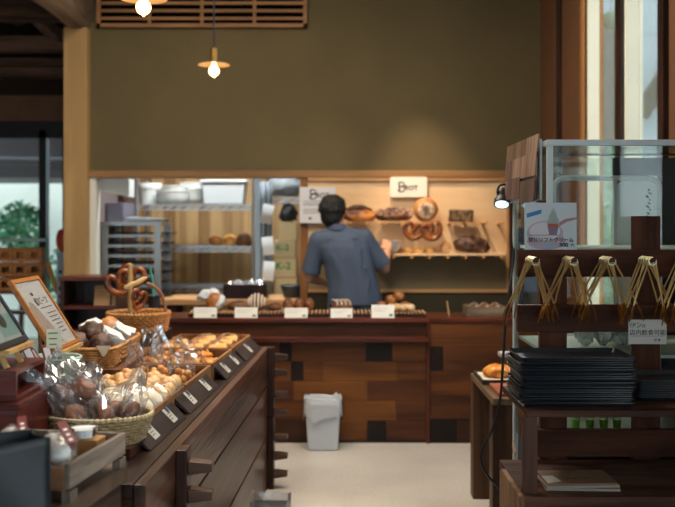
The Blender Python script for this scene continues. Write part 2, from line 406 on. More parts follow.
def foliage(mb, c, r, n, size, seed, squash=1):
    q = random.Random(seed)
    for i in range(n):
        d = Vector((q.gauss(0,1), q.gauss(0,1), q.gauss(0,1))).normalized()*(q.random()**.4)
        p = Vector(c)+Vector((d.x*r[0], d.y*r[1], d.z*r[2]))
        a = Vector((q.uniform(-1,1), q.uniform(-1,1), q.uniform(-.6,.8))).normalized(); b = a.orthogonal().normalized()
        w = size*q.uniform(.6,1.3)
        v = [mb.bm.verts.new(p+a*w*s+b*w*.45*t_) for s, t_ in ((-1,0),(0,-1),(1,0),(0,1))]
        mb.bm.faces.new(v).material_index = q.choice((0,0,1))
G1, G2 = plain('leaf_green', '7cc496', .6), plain('leaf_deep', '468a64', .6)
def shrub(name, label, c, r, n, size, seed):
    t = thing(name, label, 'shrub', (c[0], c[1], -.1))
    m = MB(); foliage(m, (0,0,c[2]+.1), r, n, size, seed); m.build('foliage', [G1, G2], t)
    m = MB(); m.tube([(0,0,0), (.03,0,c[2]*.5), (0,.02,c[2])], [.04,.03,.015], 7); m.build('stem', DWz, t)
    return t
shrub('garden_shrub', 'bright green shrub in front of the pale garden wall outside the left window', (X_(20,11.6), 11.6, 1.42), (.34,.3,.36), 420, .06, 3)
shrub('garden_shrub', 'low green shrub at the foot of the pale garden wall near the post', (X_(72,11.8), 11.8, .8), (.4,.3,.5), 300, .06, 4)
shrub('hedge_plant', 'leafy green hedge plant outside behind the glass display case', (2.50, 8.5, 1.35), (.22,.5,.85), 900, .06, 5)
t = thing('neighbour_house', 'pale blue-grey house outside the nearest right window', 'house', (6, 12.5, -.1))
m = MB(); m.box(-2.48, 3, -1.5, 1.5, 0, 4.9)
m.build('wall', plain('pale_blue_render', 'a2b0b6', .8, var=.05), t)
m = MB(); m.box(-2.6, 3.2, -1.8, 1.7, 4.9, 5.05); m.build('roof', plain('roof_grey', '6a6a6c', .8), t)
m = MB()
for k in range(6): m.box(-2.485, 3, -1.506, -1.498, .8*k+.6, .8*k+.615)
m.build('cladding_joint', plain('joint_grey', '7b878d', .8), t)
m = MB(); m.bar((-2.47,-1.56,2.86), (-1.7,-1.56,4.0), .08, .2); m.build('handrail', DWz, t)
m = MB(); m.box(-1.0, 1.40, -.6, 1, 0, 4.1)
t = tag(m.build('garden_shed', plain('shed_slate', '4a4d55', .8, var=.1), loc=(2.04, 12.3, -.1)), 'dark slate shed outside the farther right window', 'shed')
t = thing('round_lantern', 'round green lantern hanging outside at the top of the farther right window', 'lantern', P(611, 20, 7.4))
MB().ball((0,0,0), (.075,.075,.075), 3).build('globe', plain('lantern_green', '5d7a62', .5), t, smooth=True)
MB().cyl((0,0,.07), (0,0,.9), .004, n=6).build('cord', BLACK, t)
# ================================================================== kitchen behind the hatch
# baker's rack
Y0 = 7.95
t = thing('tray_rack', 'aluminium baker\'s tray rack with dark slots at the left of the kitchen', 'rack', (X_(131,Y0), Y0+.25, 0))
w = .225
for sx in (-1, 1):
    for sy in (-1, 1):
        MB().box(sx*w-.028, sx*w+.028, sy*.24-.02, sy*.24+.02, .06, 1.5).build('upright', ALU, t, bevel=.003)
MB().box(-w-.03, w+.03, -.27, .27, 1.47, 1.5).build('top', ALU, t)
for k in range(10):
    m = MB(); z = 1.38-k*.085
    for sx in (-1, 1): m.box(sx*w-.015-(.02*sx), sx*w+.015-(.02*sx), -.24, .24, z-.015, z+.01)
    m.box(-w, w, -.25, -.235, z-.008, z+.012)
    m.build('runner', ALU, t)
for sx in (-1, 1):
    for sy in (-1, 1):
        MB().lathe([(0,0),(.03,0),(.03,.03),(.012,.06),(0,.06)], (sx*w, sy*.24, 0), 12).build('caster', BLACK, t)
for k in range(9):
    z = 1.395-k*.085
    m = MB(); m.box(-w+.02, w+.09-.03*(k % 3), -.22, .22, z+.004, z+.014)
    tag(m.build('baking_sheet', plain('dark_tin', '2b2a2b', .5, .6), loc=(X_(131,Y0), Y0+.25, .0)), 'dark baking sheet in the kitchen tray rack, %s from its top' % ['first','second','third','fourth','fifth','sixth','seventh','eighth','ninth'][k], 'tray', 'baking sheets in the kitchen rack')
m = MB(); m.hexa([(-.14,-.2,0),(.16,-.2,0),(.16,.1,0),(-.14,.1,0)], [(-.16,-.22,.035),(.18,-.22,.025),(.18,.12,.025),(-.16,.12,.045)])
tag(m.build('metal_tray', plain('pale_tin', 'b7c0c6', .4, .5), loc=(X_(143,Y0), Y0+.22, 1.502)), 'pale metal tray lying on top of the kitchen tray rack', 'tray')
t = thing('wall_cabinet', 'lilac grey metal box on the wall left of the tray rack', 'cabinet', (-1.93, 8.35, 1.48))
MB().box(-.085, .07, -.2, .25, 0, .19).build('body', plain('lilac_grey', '6f6a78', .6), t, bevel=.006)
MB().box(-.07, .06, -.206, -.2, .02, .17).build('door', plain('lilac_grey2', '77727f', .6), t)
t = tag(MB().hexa([(-.12,-.1,0),(.15,-.1,-.05),(.15,.1,-.05),(-.12,.1,0)], [(-.12,-.1,.1),(.15,-.1,.1),(.15,.1,.1),(-.12,.1,.1)]).build('vent_hood', plain('hood_white', 'd5dad6', .5), loc=(-1.88, 7.88, 1.76)), 'white slanted vent hood at the top left of the kitchen hatch', 'hood')
# wire shelving
def wire_shelf(name, label, x0, x1, y0, y1, zs, top):
    t = thing(name, label, 'shelf', ((x0+x1)/2, (y0+y1)/2, 0)); hx, hy = (x1-x0)/2, (y1-y0)/2
    for sx in (-1, 1):
        for sy in (-1, 1): MB().cyl((sx*hx, sy*hy, 0), (sx*hx, sy*hy, top), .014, n=10).build('post', STEEL, t, smooth=True)
    for z in zs:
        m = MB()
        for yy in (-hy, hy):
            m.bar((-hx,yy,z), (hx,yy,z), .007, .007); m.bar((-hx,yy,z-.042), (hx,yy,z-.042), .007, .007)
            n = int(2*hx/.085)
            for k in range(n):
                xa = -hx+2*hx*k/n; m.bar((xa,yy,z-.042), (xa+2*hx/n*.8,yy,z), .012, .010)
        for xx in (-hx, hx): m.bar((xx,-hy,z), (xx,hy,z), .008, .008)
        n = int(2*hy/.03)
        for k in range(n+1): m.bar((-hx,-hy+2*hy*k/n,z+.004), (hx,-hy+2*hy*k/n,z+.004), .005, .005)
        m.build('wire_tier', STEEL, t)
    return t
sx0, sx1, sY = X_(137,8.6), X_(253,8.6), 8.6
zs = (1.656, 1.27, .904, .4)
wire_shelf('wire_shelf', 'chrome wire shelving with white bowls against the boarded kitchen wall', sx0, sx1, sY, sY+.45, zs, 1.9)
PW = plain('white_plastic', 'dfe2dd', .45)
def bowl(name, label, px, r, h, z, y, prof=None, group=None, cat='bowl'):
    m = MB(); m.lathe(prof or [(0,0),(r*.6,0),(r*.85,h*.12),(r*.98,h*.4),(r,h*.85),(r*1.05,h*.9),(r*1.05,h),(r*.96,h),(r*.92,h*.4),(r*.6,.012),(0,.012)], n=32)
    return tag(m.build(name, PW, loc=(X_(px,y), y, z), smooth=True), label, cat, group)
zz = zs[0]+.008
bowl('plastic_tub', 'tall round white tub at the left end of the wire shelf\'s top tier', 150, .105, .20, zz, 8.85, [(0,0),(.092,0),(.105,.15),(.112,.15),(.115,.19),(.11,.2),(.0,.2)], cat='tub')
b = bowl('mixing_bowl', 'wide white mixing bowl at the front of the wire shelf\'s top tier', 173, .15, .13, zz, 8.72)
bowl('mixing_bowl', 'white bowl nested in the wide mixing bowl on the wire shelf', 175, .115, .10, zz+.075, 8.72)
bowl('mixing_bowl', 'deep white bowl beside the rectangular bin on the wire shelf', 192, .125, .16, zz, 8.9)
bowl('mixing_bowl', 'white bowl nested in the deep bowl beside the rectangular bin', 192.5, .115, .11, zz+.10, 8.9)
m = MB(); m.hexa([(-.18,-.13,0),(.18,-.13,0),(.18,.13,0),(-.18,.13,0)], [(-.2,-.15,.2),(.2,-.15,.2),(.2,.15,.2),(-.2,.15,.2)]); m.box(-.215,.215,-.165,.165,.2,.225)
tag(m.build('storage_bin', plain('bin_translucent', 'd3dadc', .4), loc=(X_(225,8.8), 8.8, zz), bevel=.01), 'rectangular white storage bin at the right end of the wire shelf\'s top tier', 'bin')
CR_DK = bread('crust_dark', '4a2a18', '7c4e2c', 16)
CR_MD = bread('crust_mid', '9a5a26', 'c98d4c', 12)
CR_GD = bread('crust_golden', 'c98a3c', 'e6b468', 12, .4)
CR_CH = bread('crust_chocolate', '301a10', '66432f', 18, .6, .6, 'b09c8c', .4, .64)
CR_WT = bread('crust_pale', 'e2cfac', 'f1e6cf', 8, .5, .1)
FLOUR = bread('crust_floured', '6a3f26', 'd8c4ac', 10, .8, .3, lo=.42, hi=.6)
for i, (px, r, mm, lb) in enumerate(((216,.055,CR_MD,'round loaf on the left of three on the wire shelf\'s second tier'), (230,.05,CR_GD,'golden roll between two loaves on the wire shelf\'s second tier'), (244,.06,CR_DK,'dark tall loaf on the right of three on the wire shelf\'s second tier'))):
    m = MB(); m.ball((0,0,.045), (r*1.2, r, .05+.012*i), 3, amp=.2, seed=i, flatten=.85)
    tag(m.build('bread_loaf', mm, loc=(X_(px,8.75), 8.75, zs[1]+.01), smooth=True, ang=180), lb, 'bread', 'loaves on the kitchen shelf')
# storage corner right of the shelving
m = MB(); m.box(X_(255,8.3), X_(262,8.3), 8.3, 8.36, 0, 2.4); S('trim_14', m, plain('steel_post', '9aa4aa', .4, .7))
t = wire_shelf('wire_shelf', 'narrow steel wire shelving with cardboard boxes at the right of the kitchen', X_(268,8.62), X_(303,8.62), 8.6, 8.95, (1.72, .35), 2.3)
def carton(label, px0, px1, py0, py1, y, txt=None):
    x0, x1, z0, z1 = X_(px0,y), X_(px1,y), Z_(py1,y), Z_(py0,y)
    t = thing('cardboard_box', label, 'box', ((x0+x1)/2, y, z0), 0, 'cardboard boxes in the kitchen'); hx = (x1-x0)/2; h = z1-z0
    MB().box(-hx, hx, 0, .26, 0, h-.002).build('carton', CARDB, t, bevel=.004)
    MB().box(-hx, hx, -.001, .0, h*.93, h*.95).build('flap_seam', KRAFT, t)
    if txt: text(txt, h*.5, plain('green_print', '2f8a5c', .7), t, (-.02,-.0015,h*.55), sx=1.1)
    return t
carton('pale carton on top of the stack of boxes at the right of the kitchen', 279, 297, 222, 240, 8.52)
carton('carton printed in green, second from top of the kitchen stack', 274, 295.5, 240.3, 257, 8.5, 'K-2')
carton('carton printed in green, third from top of the kitchen stack', 274.5, 296, 257.3, 277, 8.5, 'K-2')
carton('plain carton, fourth from top of the kitchen stack', 275, 297, 277.3, 297, 8.5)
carton('plain carton at the bottom of the kitchen stack', 274, 297, 297.3, 345, 8.5)
m = MB(); m.ball((0,0,.075), (.075,.08,.095), 3, amp=.5, freq=2.5, seed=4, flatten=.79)
tag(m.build('rubbish_bag', plain('black_polythene', '17181b', .75), loc=(X_(288,8.55), 8.66, Z_(222,8.55)+.001), smooth=True, ang=180), 'black plastic bag lying on the top carton in the kitchen', 'bag')
m = MB(); m.ball((0,0,.1), (.16,.12,.11), 3, amp=.35, freq=2.5, seed=9, flatten=.85)
tag(m.build('grey_sack', plain('grey_cloth', '8f989c', .7), loc=(X_(284,8.7), 8.77, 1.735), smooth=True, ang=180), 'grey sack on the top tier of the narrow kitchen shelving', 'sack')
m = MB(); m.grid(lambda u, v: Vector((-.05+.1*u+.0*v, .015*math.sin(u*14), -v*.95)), 16, 6)
tag(m.build('hanging_apron', plain('grey_apron', '7d8890', .85), loc=(X_(266,8.25), 8.25, Z_(182,8.25)), smooth=True, solid=.004), 'grey cloth hanging beside the steel post in the kitchen', 'cloth')
for (px, py, hh, a, lb) in ((267,214,.17,.22,'white sheet tilted at the top of the hanging papers by the steel post'), (268,246,.16,-.12,'white sheet in the middle of the hanging papers by the steel post'), (268.5,271,.17,.1,'white sheet lowest of the hanging papers by the steel post')):
    m = MB(); m.grid(lambda u, v: Vector(((u-.5)*.1, -.012*math.sin(v*3), (v-.5)*hh)), 4, 6)
    tag(m.build('paper_sheet', plain('paper_white', 'dfe6ea', .7), loc=(X_(px,8.235), 8.235, Z_(py,8.235)), rot=(0,a,0), solid=.002), lb, 'paper', 'papers hung in the kitchen')
m = MB(); m.lathe([(0,0),(.07,0),(.1,.1),(.105,.1),(.1,.105),(.066,.01),(0,.01)], n=20)
tag(m.build('plastic_basket', plain('navy_plastic', '1e2a34', .4), loc=(X_(292,7.95), 7.95, .861), smooth=True), 'dark navy plastic basket at the right end of the kitchen bench', 'basket')
# bench below the hatch
t = thing('work_bench', 'pale topped kitchen work bench below the hatch', 'bench', (-.86, 8.0, 0))
MB().box(-.62, .58, -.26, .26, .815, .86).build('worktop', PINEx, t, bevel=.004)
for sx in (-1,1):
    for sy in (-1,1): MB().box(sx*.52-.03, sx*.52+.03, sy*.2-.03, sy*.2+.03, 0, .815).build('leg', DWz, t)
m = MB(); x0, x1 = X_(225,7.9), X_(268,7.9); hx = (x1-x0)/2
m.box(-hx,hx,-.12,.12,0,.015); m.box(-hx,hx,-.12,-.105,.015,.12); m.box(-hx,hx,.105,.12,.015,.12); m.box(-hx,-hx+.015,-.105,.105,.015,.12); m.box(hx-.015,hx,-.105,.105,.015,.12)
tag(m.build('wooden_box', DWz, loc=((x0+x1)/2, 7.9, .861)), 'dark open wooden box on the kitchen bench behind the counter', 'box')
SILV = plain('silver_wrap', 'c9cdd2', .25, .8)
for k in range(5):
    m = MB(); m.ball((0,0,0), (.035,.05,.055), 2, rot=(.3*k,.4,k), amp=.5, freq=3, seed=k)
    tag(m.build('foil_packet', SILV, loc=(x0+.05+.062*k, 7.9, .95+.012*(k % 2))), 'silver wrapped packet, %s from the left in the dark box on the kitchen bench' % ['first','second','third','fourth','fifth'][k], 'packet', 'silver packets in the dark box')
# ================================================================== low shelf left of the counter
t = thing('shelf_cabinet', 'brown open shelf cabinet left of the counter below the post', 'cabinet', (X_(89.7,6.25), 6.4, 0))
hx, ht = (X_(117.5,6.25)-X_(62,6.25))/2, Z_(277,6.25)
for sx in (-1,1): MB().box(sx*hx-.012, sx*hx+.012, -.15, .15, 0, ht-.025).build('side_panel', DWz, t)
MB().box(-hx-.02, hx+.02, -.16, .16, ht-.025, ht).build('top', RED, t, bevel=.003)
for z in (Z_(306,6.25), Z_(330,6.25)): MB().box(-hx+.012, hx-.012, -.15, .135, z-.022, z).build('shelf', RED, t)
MB().box(-hx, hx, .138, .15, 0, ht-.025).build('back_panel', DWz, t)
for i, (a, b, tp, lb) in enumerate(((93,109,286,'kraft paper bag on the left of two in the brown shelf cabinet'), (111,131,290,'kraft paper bag on the right of two in the brown shelf cabinet'))):
    x0, x1 = X_(a,6.27), X_(b,6.27)
    if i: x1 = min(x1, X_(116,6.27))
    m = MB(); h = Z_(tp,6.27)-Z_(306,6.27)-.001; w = (x1-x0)/2
    m.hexa([(-w,0,0),(w,0,0),(w,.08,0),(-w,.08,0)], [(-w,.03,h),(w,.03,h),(w,.045,h),(-w,.045,h)])
    t2 = thing('paper_bag', lb, 'bag', ((x0+x1)/2, 6.29, Z_(306,6.25)+.001), 0, 'kraft bags in the shelf cabinet')
    m.build('bag_body', KRAFT, t2)
    m = MB()
    for j in range(3): m.obox((0, .003+.03*(.35+.15*j)*.9, h*(.35+.15*j)), (w*1.1, .002, .008))
    m.build('printed_line', plain('brown_print', '5f4630', .8), t2)
# --- left room shelf with little crates
yL = 8.2
t = thing('crate_stand', 'metal display stand holding small wooden crates in the left room', 'stand', (X_(18,yL), yL, 0))
hx = X_(47.5,yL)-X_(18,yL)
for sx in (-1,1): MB().cyl((sx*hx,0,0), (sx*hx,0,Z_(236,yL)), .016, n=8).build('post', plain('teal_metal', '6f9a94', .5, .3), t, smooth=True)
MB().box(-hx, hx, -.012, .012, Z_(240,yL)-.012, Z_(240,yL)+.012).build('top_rail', STEEL, t)
for z in (Z_(291,yL), Z_(311,yL)): MB().box(-hx, hx, -.1, .12, z-.02, z).build('shelf', DWz, t)
rowz = [Z_(290.8,yL)+.001+.128*k for k in range(3)]
CRT = wood('small_crate_wood', '8a5630', 'b07a48', 'X', 10, .6)
for r_ in range(3):
    for c_ in range(3):
        m = MB(); w = .062
        m.box(-w,w,-.07,-.06,0,.035); m.box(-w,w,-.07,-.06,.085,.12); m.box(-w,-w+.03,-.07,-.06,.035,.085); m.box(w-.03,w,-.07,-.06,.035,.085)
        m.box(-w,w,.06,.07,0,.12); m.box(-w,-w+.008,-.06,.06,0,.12); m.box(w-.008,w,-.06,.06,0,.12); m.box(-w+.008,w-.008,-.06,.06,0,.01)
        tag(m.build('small_crate', CRT, loc=(X_(8+14.6*c_,yL), yL, rowz[r_])), 'small wooden crate, %s row and %s column on the left room stand' % (['bottom','middle','top'][r_], ['left','middle','right'][c_]), 'crate', 'small crates on the left room stand')
t = thing('perforated_post', 'pale blue-grey perforated metal post beside the pine post', 'post', (X_(61,8.0), 8.0, 0))
MB().box(-.03, .03, -.02, .02, 0, Z_(252,8.0)).build('upright', plain('pale_bluegrey', '9aa9b2', .5, .3), t)
m = MB()
for k in range(9): m.box(-.014, .014, -.022, -.02, .5+k*.07, .53+k*.07)
m.build('slot', BLACK, t)
m = MB(); m.ball((0,0,.1), (.05,.05,.1), 3, amp=.1, seed=2)
tag(m.build('red_lantern', plain('red_lacquer', 'c0432a', .4), loc=(X_(62,8.0), 8.0, Z_(252,8.0)), smooth=True, ang=180), 'orange-red paper lantern on the perforated post left of the pine post', 'lantern')
m = MB(); m.bar((0,0,0), (.09,0,-.28), .07, .02)
tag(m.build('orange_strap', plain('orange_cloth', 'c98a2e', .7), loc=(X_(48.5,8.2), 8.175, Z_(262,8.2))), 'orange cloth strip hanging beside the crate stand in the left room', 'cloth')
# ================================================================== the counter
CY = 6.36; ZT = Z_(318, CY); CXL, CXM, CXR = X_(124,CY), X_(429.5,CY), 1.63
PATCH = [wood('plank_%d' % i, a, b, 'X', 9, .5, bump=.35, spec=.25) for i, (a, b) in enumerate((('32180b','5a331a'),('40220f','6a3c18'),('110a06','22130c'),('4c2a10','7c4a1c'),('26140a','442612')))]
def planks(m, x0, x1, z0, z1, rows, y, seed):
    q = random.Random(seed); h = (z1-z0)/rows; last = -1
    for r in range(rows):
        x = x0
        while x < x1-1e-4:
            sh = q.random() < .33; w = q.choice((.09,.13,.18)) if sh else q.choice((.35,.5,.65)); xe = min(x1, x+w)
            if x1-xe < .1: xe = x1
            k = 2 if sh and last != 2 else q.choice([i for i in (0,0,1,1,3,3,4) if i != last]); last = k; m.mi = k
            m.box(x+.0008, xe-.0008, y-.012-q.random()*.004, y, z0+r*h+.001, z0+(r+1)*h-.001); x = xe
def pl(cx): return lambda v: v-cx
cx = (CXL+CXM)/2; hw = (CXM-CXL)/2
t = thing('display_counter', 'long reddish wooden bread counter with a patchwork plank front', 'counter', (cx, CY, 0))
MB().box(-hw, hw, -.015, .40, ZT-.03, ZT).build('countertop', RED, t, bevel=.004)
MB().box(-hw, hw, .012, .03, Z_(337,CY), ZT-.03).build('upper_panel', PATCH[0], t)
MB().box(-hw, hw, -.05, .02, Z_(341.5,CY), Z_(336.5,CY)).build('ledge', RED, t, bevel=.006)
m = MB(); planks(m, -hw, hw-.02, .02, Z_(341.5,CY), 5, .012, 5); m.build('plank_front', PATCH, t)
MB().box(-hw, hw, .012, .4, 0, .02).build('plinth', DW, t)
MB().box(hw-.022, hw, -.02, .40, 0, ZT-.03).build('end_post', REDz, t, bevel=.003)
MB().box(-hw, -hw+.03, .03, .40, .02, ZT-.03).build('side_panel', DWz, t)
cx2 = (CXM+CXR)/2; hw2 = (CXR-CXM)/2-.002
t = thing('side_counter', 'dark plank-fronted counter section right of the bread counter', 'counter', (cx2, CY, 0))
MB().box(-hw2, hw2, -.01, .40, ZT-.03, ZT).build('countertop', RED, t, bevel=.004)
m = MB(); planks(m, -hw2, hw2, .0, ZT-.03, 5, .012, 21); m.build('plank_front', PATCH, t)
MB().box(-hw2, hw2, .014, .03, 0, ZT-.03).build('backing', DW, t)
# slatted mats with bread
RATTAN = plain('mat_rattan', 'c4976a', .6, var=.25, vscale=50)
def mat_(x0, x1, label):
    t = thing('slatted_mat', label, 'mat', ((x0+x1)/2, CY+.115, ZT+.001), 0, 'slatted mats along the counter'); h = (x1-x0)/2
    m = MB(); n = int(2*h/.026)
    for k in range(n):
        x = -h+(k+.5)*2*h/n
        m.tube([(x,-.085,.030), (x,.1,.030)], .0072, 6)
    m.build('slats', RATTAN, t, smooth=True)
    m = MB(); m.box(-h,h,-.07,-.055,0,.0235); m.box(-h,h,.07,.085,0,.0235); m.build('runner', DW, t)
mat_(X_(187,CY), X_(300,CY), 'left slatted bread mat of the two on the counter')
mat_(X_(302,CY), X_(427,CY), 'right slatted bread mat of the two on the counter')
MZ = ZT+.0385
def cone_bread(name, mm, c, r, label, group=None, sub=3, amp=.15, freq=2.5, seed=0, rot=(0,0,0), cat='bread', fl=.75):
    m = MB(); m.ball((0,0,r[2]*fl), r, sub, rot, amp, freq, seed, fl)
    return tag(m.build(name, mm, loc=c, smooth=True, ang=180), label, cat, group)
yb = CY+.16
t = thing('bagged_loaf', 'torn paper bag with a brown loaf at the left end of the counter', 'bread', (X_(214,yb), yb, MZ))
m = MB(); m.ball((0,0,.06), (.05,.05,.065), 3, (0,.3,0), .15, 3, 2); m.build('loaf', CR_MD, t, smooth=True, ang=180)
m = MB()
for k, (a, b, s) in enumerate((((.045,0,.05),(.03,.055,.06),.4),((-.07,.02,.1),(.055,.04,.05),-.5),((-.01,.03,.11),(.05,.04,.03),.2))): m.ball(a, (b[0],b[1],b[1]), 2, (s,s,0), .5, 3, k+2)
m.build('paper_bag', plain('greaseproof', 'cfd3d6', .6), t)
cone_bread('rye_loaf', CR_DK, (X_(240,yb+.05), yb+.02, MZ), (.085,.05,.038), 'low dark rye loaf between the torn bag and the spiral loaf on the counter', 'counter loaves', seed=4)
cone_bread('rye_loaf', CR_DK, (X_(275,yb), yb+.0, MZ), (.05,.045,.03), 'small dark rye loaf right of the spiral floured loaf on the counter', 'counter loaves', seed=8)
t = thing('spiral_loaf', 'round floured loaf with spiral ridges on the counter', 'bread', (X_(257,yb), yb, MZ))
m = MB(); m.ball((0,0,.05), (.062,.055,.062), 3, amp=.06, seed=3); m.build('crumb', CR_DK, t, smooth=True, ang=180)
m = MB()
for k in range(6):
    a = -1.0+k*.4; rr = .064
    m.tube([(rr*math.sin(a)*1.0, -.058*math.cos(b_)*math.cos(a*.8), .05+.064*math.sin(b_)*math.cos(a)) for b_ in [j*.28-.4 for j in range(10)]], .006, 6)
m.build('flour_ridge', plain('flour', 'dccdb8', .9), t, smooth=True)
for i, (px, r, lb) in enumerate(((288,.043,'brown crusty loaf left of the fourth of four'), (299,.04,'x'), (309,.042,'y'))):
    lb = ['crusty brown loaf on the left of three right of the middle price card', 'crusty brown loaf in the middle of three right of the middle price card', 'crusty brown loaf on the right of three by the person\'s left arm'][i]
    cone_bread('crusty_loaf', bread('crust_mixed','5a3016','a86a38',18), (X_(px,yb+.03), yb+.03, MZ), (r*.85,r,.048), lb, 'crusty brown counter loaves', seed=i+3, amp=.22)
t = thing('domed_loaf', 'domed brown loaf on the counter in front of the person', 'bread', (X_(342,yb), yb, MZ))
m = MB(); m.ball((0,0,.02), (.075,.06,.055), 3, amp=.06, seed=8, flatten=.3); m.build('loaf', CR_DK, t, smooth=True, ang=180)
m = MB()
for k in range(4): m.tube([(-.05+.03*k+.02*math.sin(j), -.058*math.cos(j*.4-.2), .02+.056*math.sin(j*.4)) for j in range(1,6)], .004, 5)
m.build('flour_streak', plain('flour', 'dccdb8', .9), t, smooth=True)
# right end: rolls piled on the pale braided loaf
t = thing('braided_loaf', 'pale braided loaf at the right end of the bread counter', 'bread', (X_(401,CY+.07), CY+.09, MZ))
m = MB()
for k in range(6): m.ball((-.07+.028*k, .008*(-1)**k, .025), (.026,.035,.026), 2, (0,0,.5*(-1)**k), .1, 3, k)
m.build('braid', bread('braid_crust','c08a54','ead0a6',10), t, smooth=True, ang=180)
q = 0
for (px, dz, dy, lb) in ((382,0,.2,'glazed round roll at the left of the pile behind the last price card'),(393,0,.18,'glazed round roll at the bottom middle of the pile at the right counter end'),(405,0,.18,'glazed round roll at the bottom right of the pile at the right counter end'),(391,.045,.2,'glazed round roll on the upper left of the pile at the right counter end'),(399,.07,.19,'glazed round roll on the very top of the pile at the right counter end')):
    cone_bread('round_roll', bread('roll_crust','6a3a1c','b9783e',9,.35,.1,'e2c9a4'), (X_(px,CY+dy), CY+dy, MZ+dz+.001), (.04,.04,.034), lb, 'glazed rolls on the counter', seed=q, amp=.08); q += 1
# five price cards
CARD = plain('price_card_white', 'e9e5dc', .7)
for i, (px, w, h) in enumerate(((205,23,10.5),(246,23,10.5),(296,23,10),(341.5,22,9.5),(383,23,13))):
    lb = ['white price card, leftmost of five along the bread counter', 'white price card, second from the left along the bread counter', 'white price card, third of five along the bread counter', 'white price card in front of the domed loaf by the person', 'taller white price card, rightmost of five along the bread counter'][i]
    hw_, hh = w/2/147.6, h/147.6
    t = thing('price_card', lb, 'sign', (X_(px,CY), CY+.005, ZT+.0005), 0, 'price cards on the counter', rot=(-.18,0,0))
    MB().box(-hw_, hw_, 0, .003, 0, hh).build('card', CARD, t)
    MB().box(-hw_*.5, hw_*.5, .003, .03, 0, .004).build('foot', CARD, t)
    m = MB()
    for k in range(2): m.box(-hw_*.85, hw_*(.5-.3*k), -.0006, .0, hh*(.72-.2*k), hh*(.75-.2*k))
    m.build('written_line', plain('faint_ink', 'a39d95', .8), t)
    MB().box(hw_*.55, hw_*.85, -.0006, 0, hh*.12, hh*.3).build('green_mark', plain('green_mark', '4d7a4a', .8), t)
# grey crate on side counter
xa, xb = X_(467,6.45), X_(506,6.45); h2 = (xb-xa)/2; zc = Z_(307,6.45)-ZT
t = thing('grey_crate', 'weathered grey crate of floured loaves on the side counter', 'crate', ((xa+xb)/2, 6.55, ZT+.001))
GX = wood('grey_crate_wood', '5c4c3a', '8f7c64', 'X', 14, .7)
for sy in (-1,1): MB().box(-h2, h2, sy*.10-.006, sy*.10+.006, 0, zc).build('side_board', GX, t)
for sx in (-1,1): MB().box(sx*(h2-.006)-.006, sx*(h2-.006)+.006, -.094, .094, 0, zc).build('end_board', GX, t)
MB().box(-h2+.012, h2-.012, -.094, .094, 0, .01).build('bottom_board', GX, t)
for i, dx in enumerate((-.07, .0, .075)):
    cone_bread('floured_loaf', FLOUR, ((xa+xb)/2+dx, 6.55, ZT+.012), (.036,.07,.045), 'floured loaf in the grey crate on the side counter, %s' % ['left of three','middle of three','right of three'][i], 'floured loaves in the grey crate', seed=i+5)
tag(MB().bar((0,0,0),(-.012,.02,.1),.008,.008).build('bread_knife', PINE, loc=(X_(449,6.5), 6.5, ZT+.001)), 'thin wooden stick standing on the side counter left of the grey crate', 'stick')
# ================================================================== bread wall
t = thing('peg_rack', 'row of pale wooden pegs carrying loaves on the plywood wall', 'rack', (0, WY-.001, 0))
pegx = [X_(px, WY-.1) for px in (349,366.5,383,400,417,433.5,450,466,484,500)]
zp = Z_(223.5, WY-.1)
for x in pegx: MB().cyl((x,0,zp), (x,-.235,zp+.004), .012, n=10).build('peg', PINEx, t, smooth=True)
zl = Z_(253.5, 7.4)
t = thing('wall_shelf', 'pale wooden shelf plank on pegs low on the plywood wall', 'shelf', ((X_(372,7.4)+X_(505,7.4))/2, WY-.001, zl)); h3 = (X_(505,7.4)-X_(372,7.4))/2
MB().box(-h3, h3, -.22, -.005, -.018, 0).build('plank', PLY, t, bevel=.003)
for k in range(8): MB().cyl((-h3+.03+k*(2*h3-.06)/7, 0, -.03), (-h3+.03+k*(2*h3-.06)/7, -.235, -.03), .011, n=10).build('peg', PINEx, t, smooth=True)
zb_ = zp+.016
def onpeg(name, mm, px, r, lb, seed, amp=.12, rot=(0,0,0), y=WY-.11, fl=.7, freq=2.2): 
    return cone_bread(name, mm, (X_(px,y), y, zb_), r, lb, 'loaves on the upper pegs', seed=seed, amp=amp, rot=rot, fl=fl, freq=freq)
ORG = bread('crust_orange', '5a2c12', 'c8803c', 9, .5, .5, lo=.42, hi=.58)
t = thing('split_loaf', 'long loaf with an orange split crust behind the person\'s head', 'bread', (X_(359,7.49), 7.49, zb_), 0, 'loaves on the upper pegs')
m = MB(); m.ball((0,0,.045), (.135,.075,.062), 4, amp=.12, freq=2, seed=3, flatten=.7); m.build('loaf', ORG, t, smooth=True, ang=180)
m = MB(); m.tube([(-.1,-.02,.094),(-.04,-.03,.112),(.03,-.02,.112),(.1,-.01,.09)], [.012,.022,.022,.012], 8); m.build('burnt_ridge', CR_CH, t, smooth=True)
t = thing('knotted_loaf', 'large dark floured loaf of braided knots on the upper pegs', 'bread', (X_(394,7.49), 7.49, zb_), 0, 'loaves on the upper pegs')
m = MB(); m.ball((0,0,.045), (.15,.08,.055), 4, amp=.1, freq=2, seed=5, flatten=.7); m.build('loaf', CR_DK, t, smooth=True, ang=180)
m = MB()
for k in range(9): m.ball((-.12+.03*k, -.035+.012*(k % 2), .062+.02*math.sin(k*.4)), (.018,.055,.034), 2, (.3,.5*(-1)**k,.5), .15, 3, k)
m.build('braid', bread('braid_dark','4a2a20','9c7a66',12), t, smooth=True, ang=180)
t = thing('round_loaf', 'round floured loaf with a leaf pattern standing on the upper pegs', 'bread', (X_(425.5,7.5), 7.5, zb_), 0, 'loaves on the upper pegs', rot=(.12,0,0))
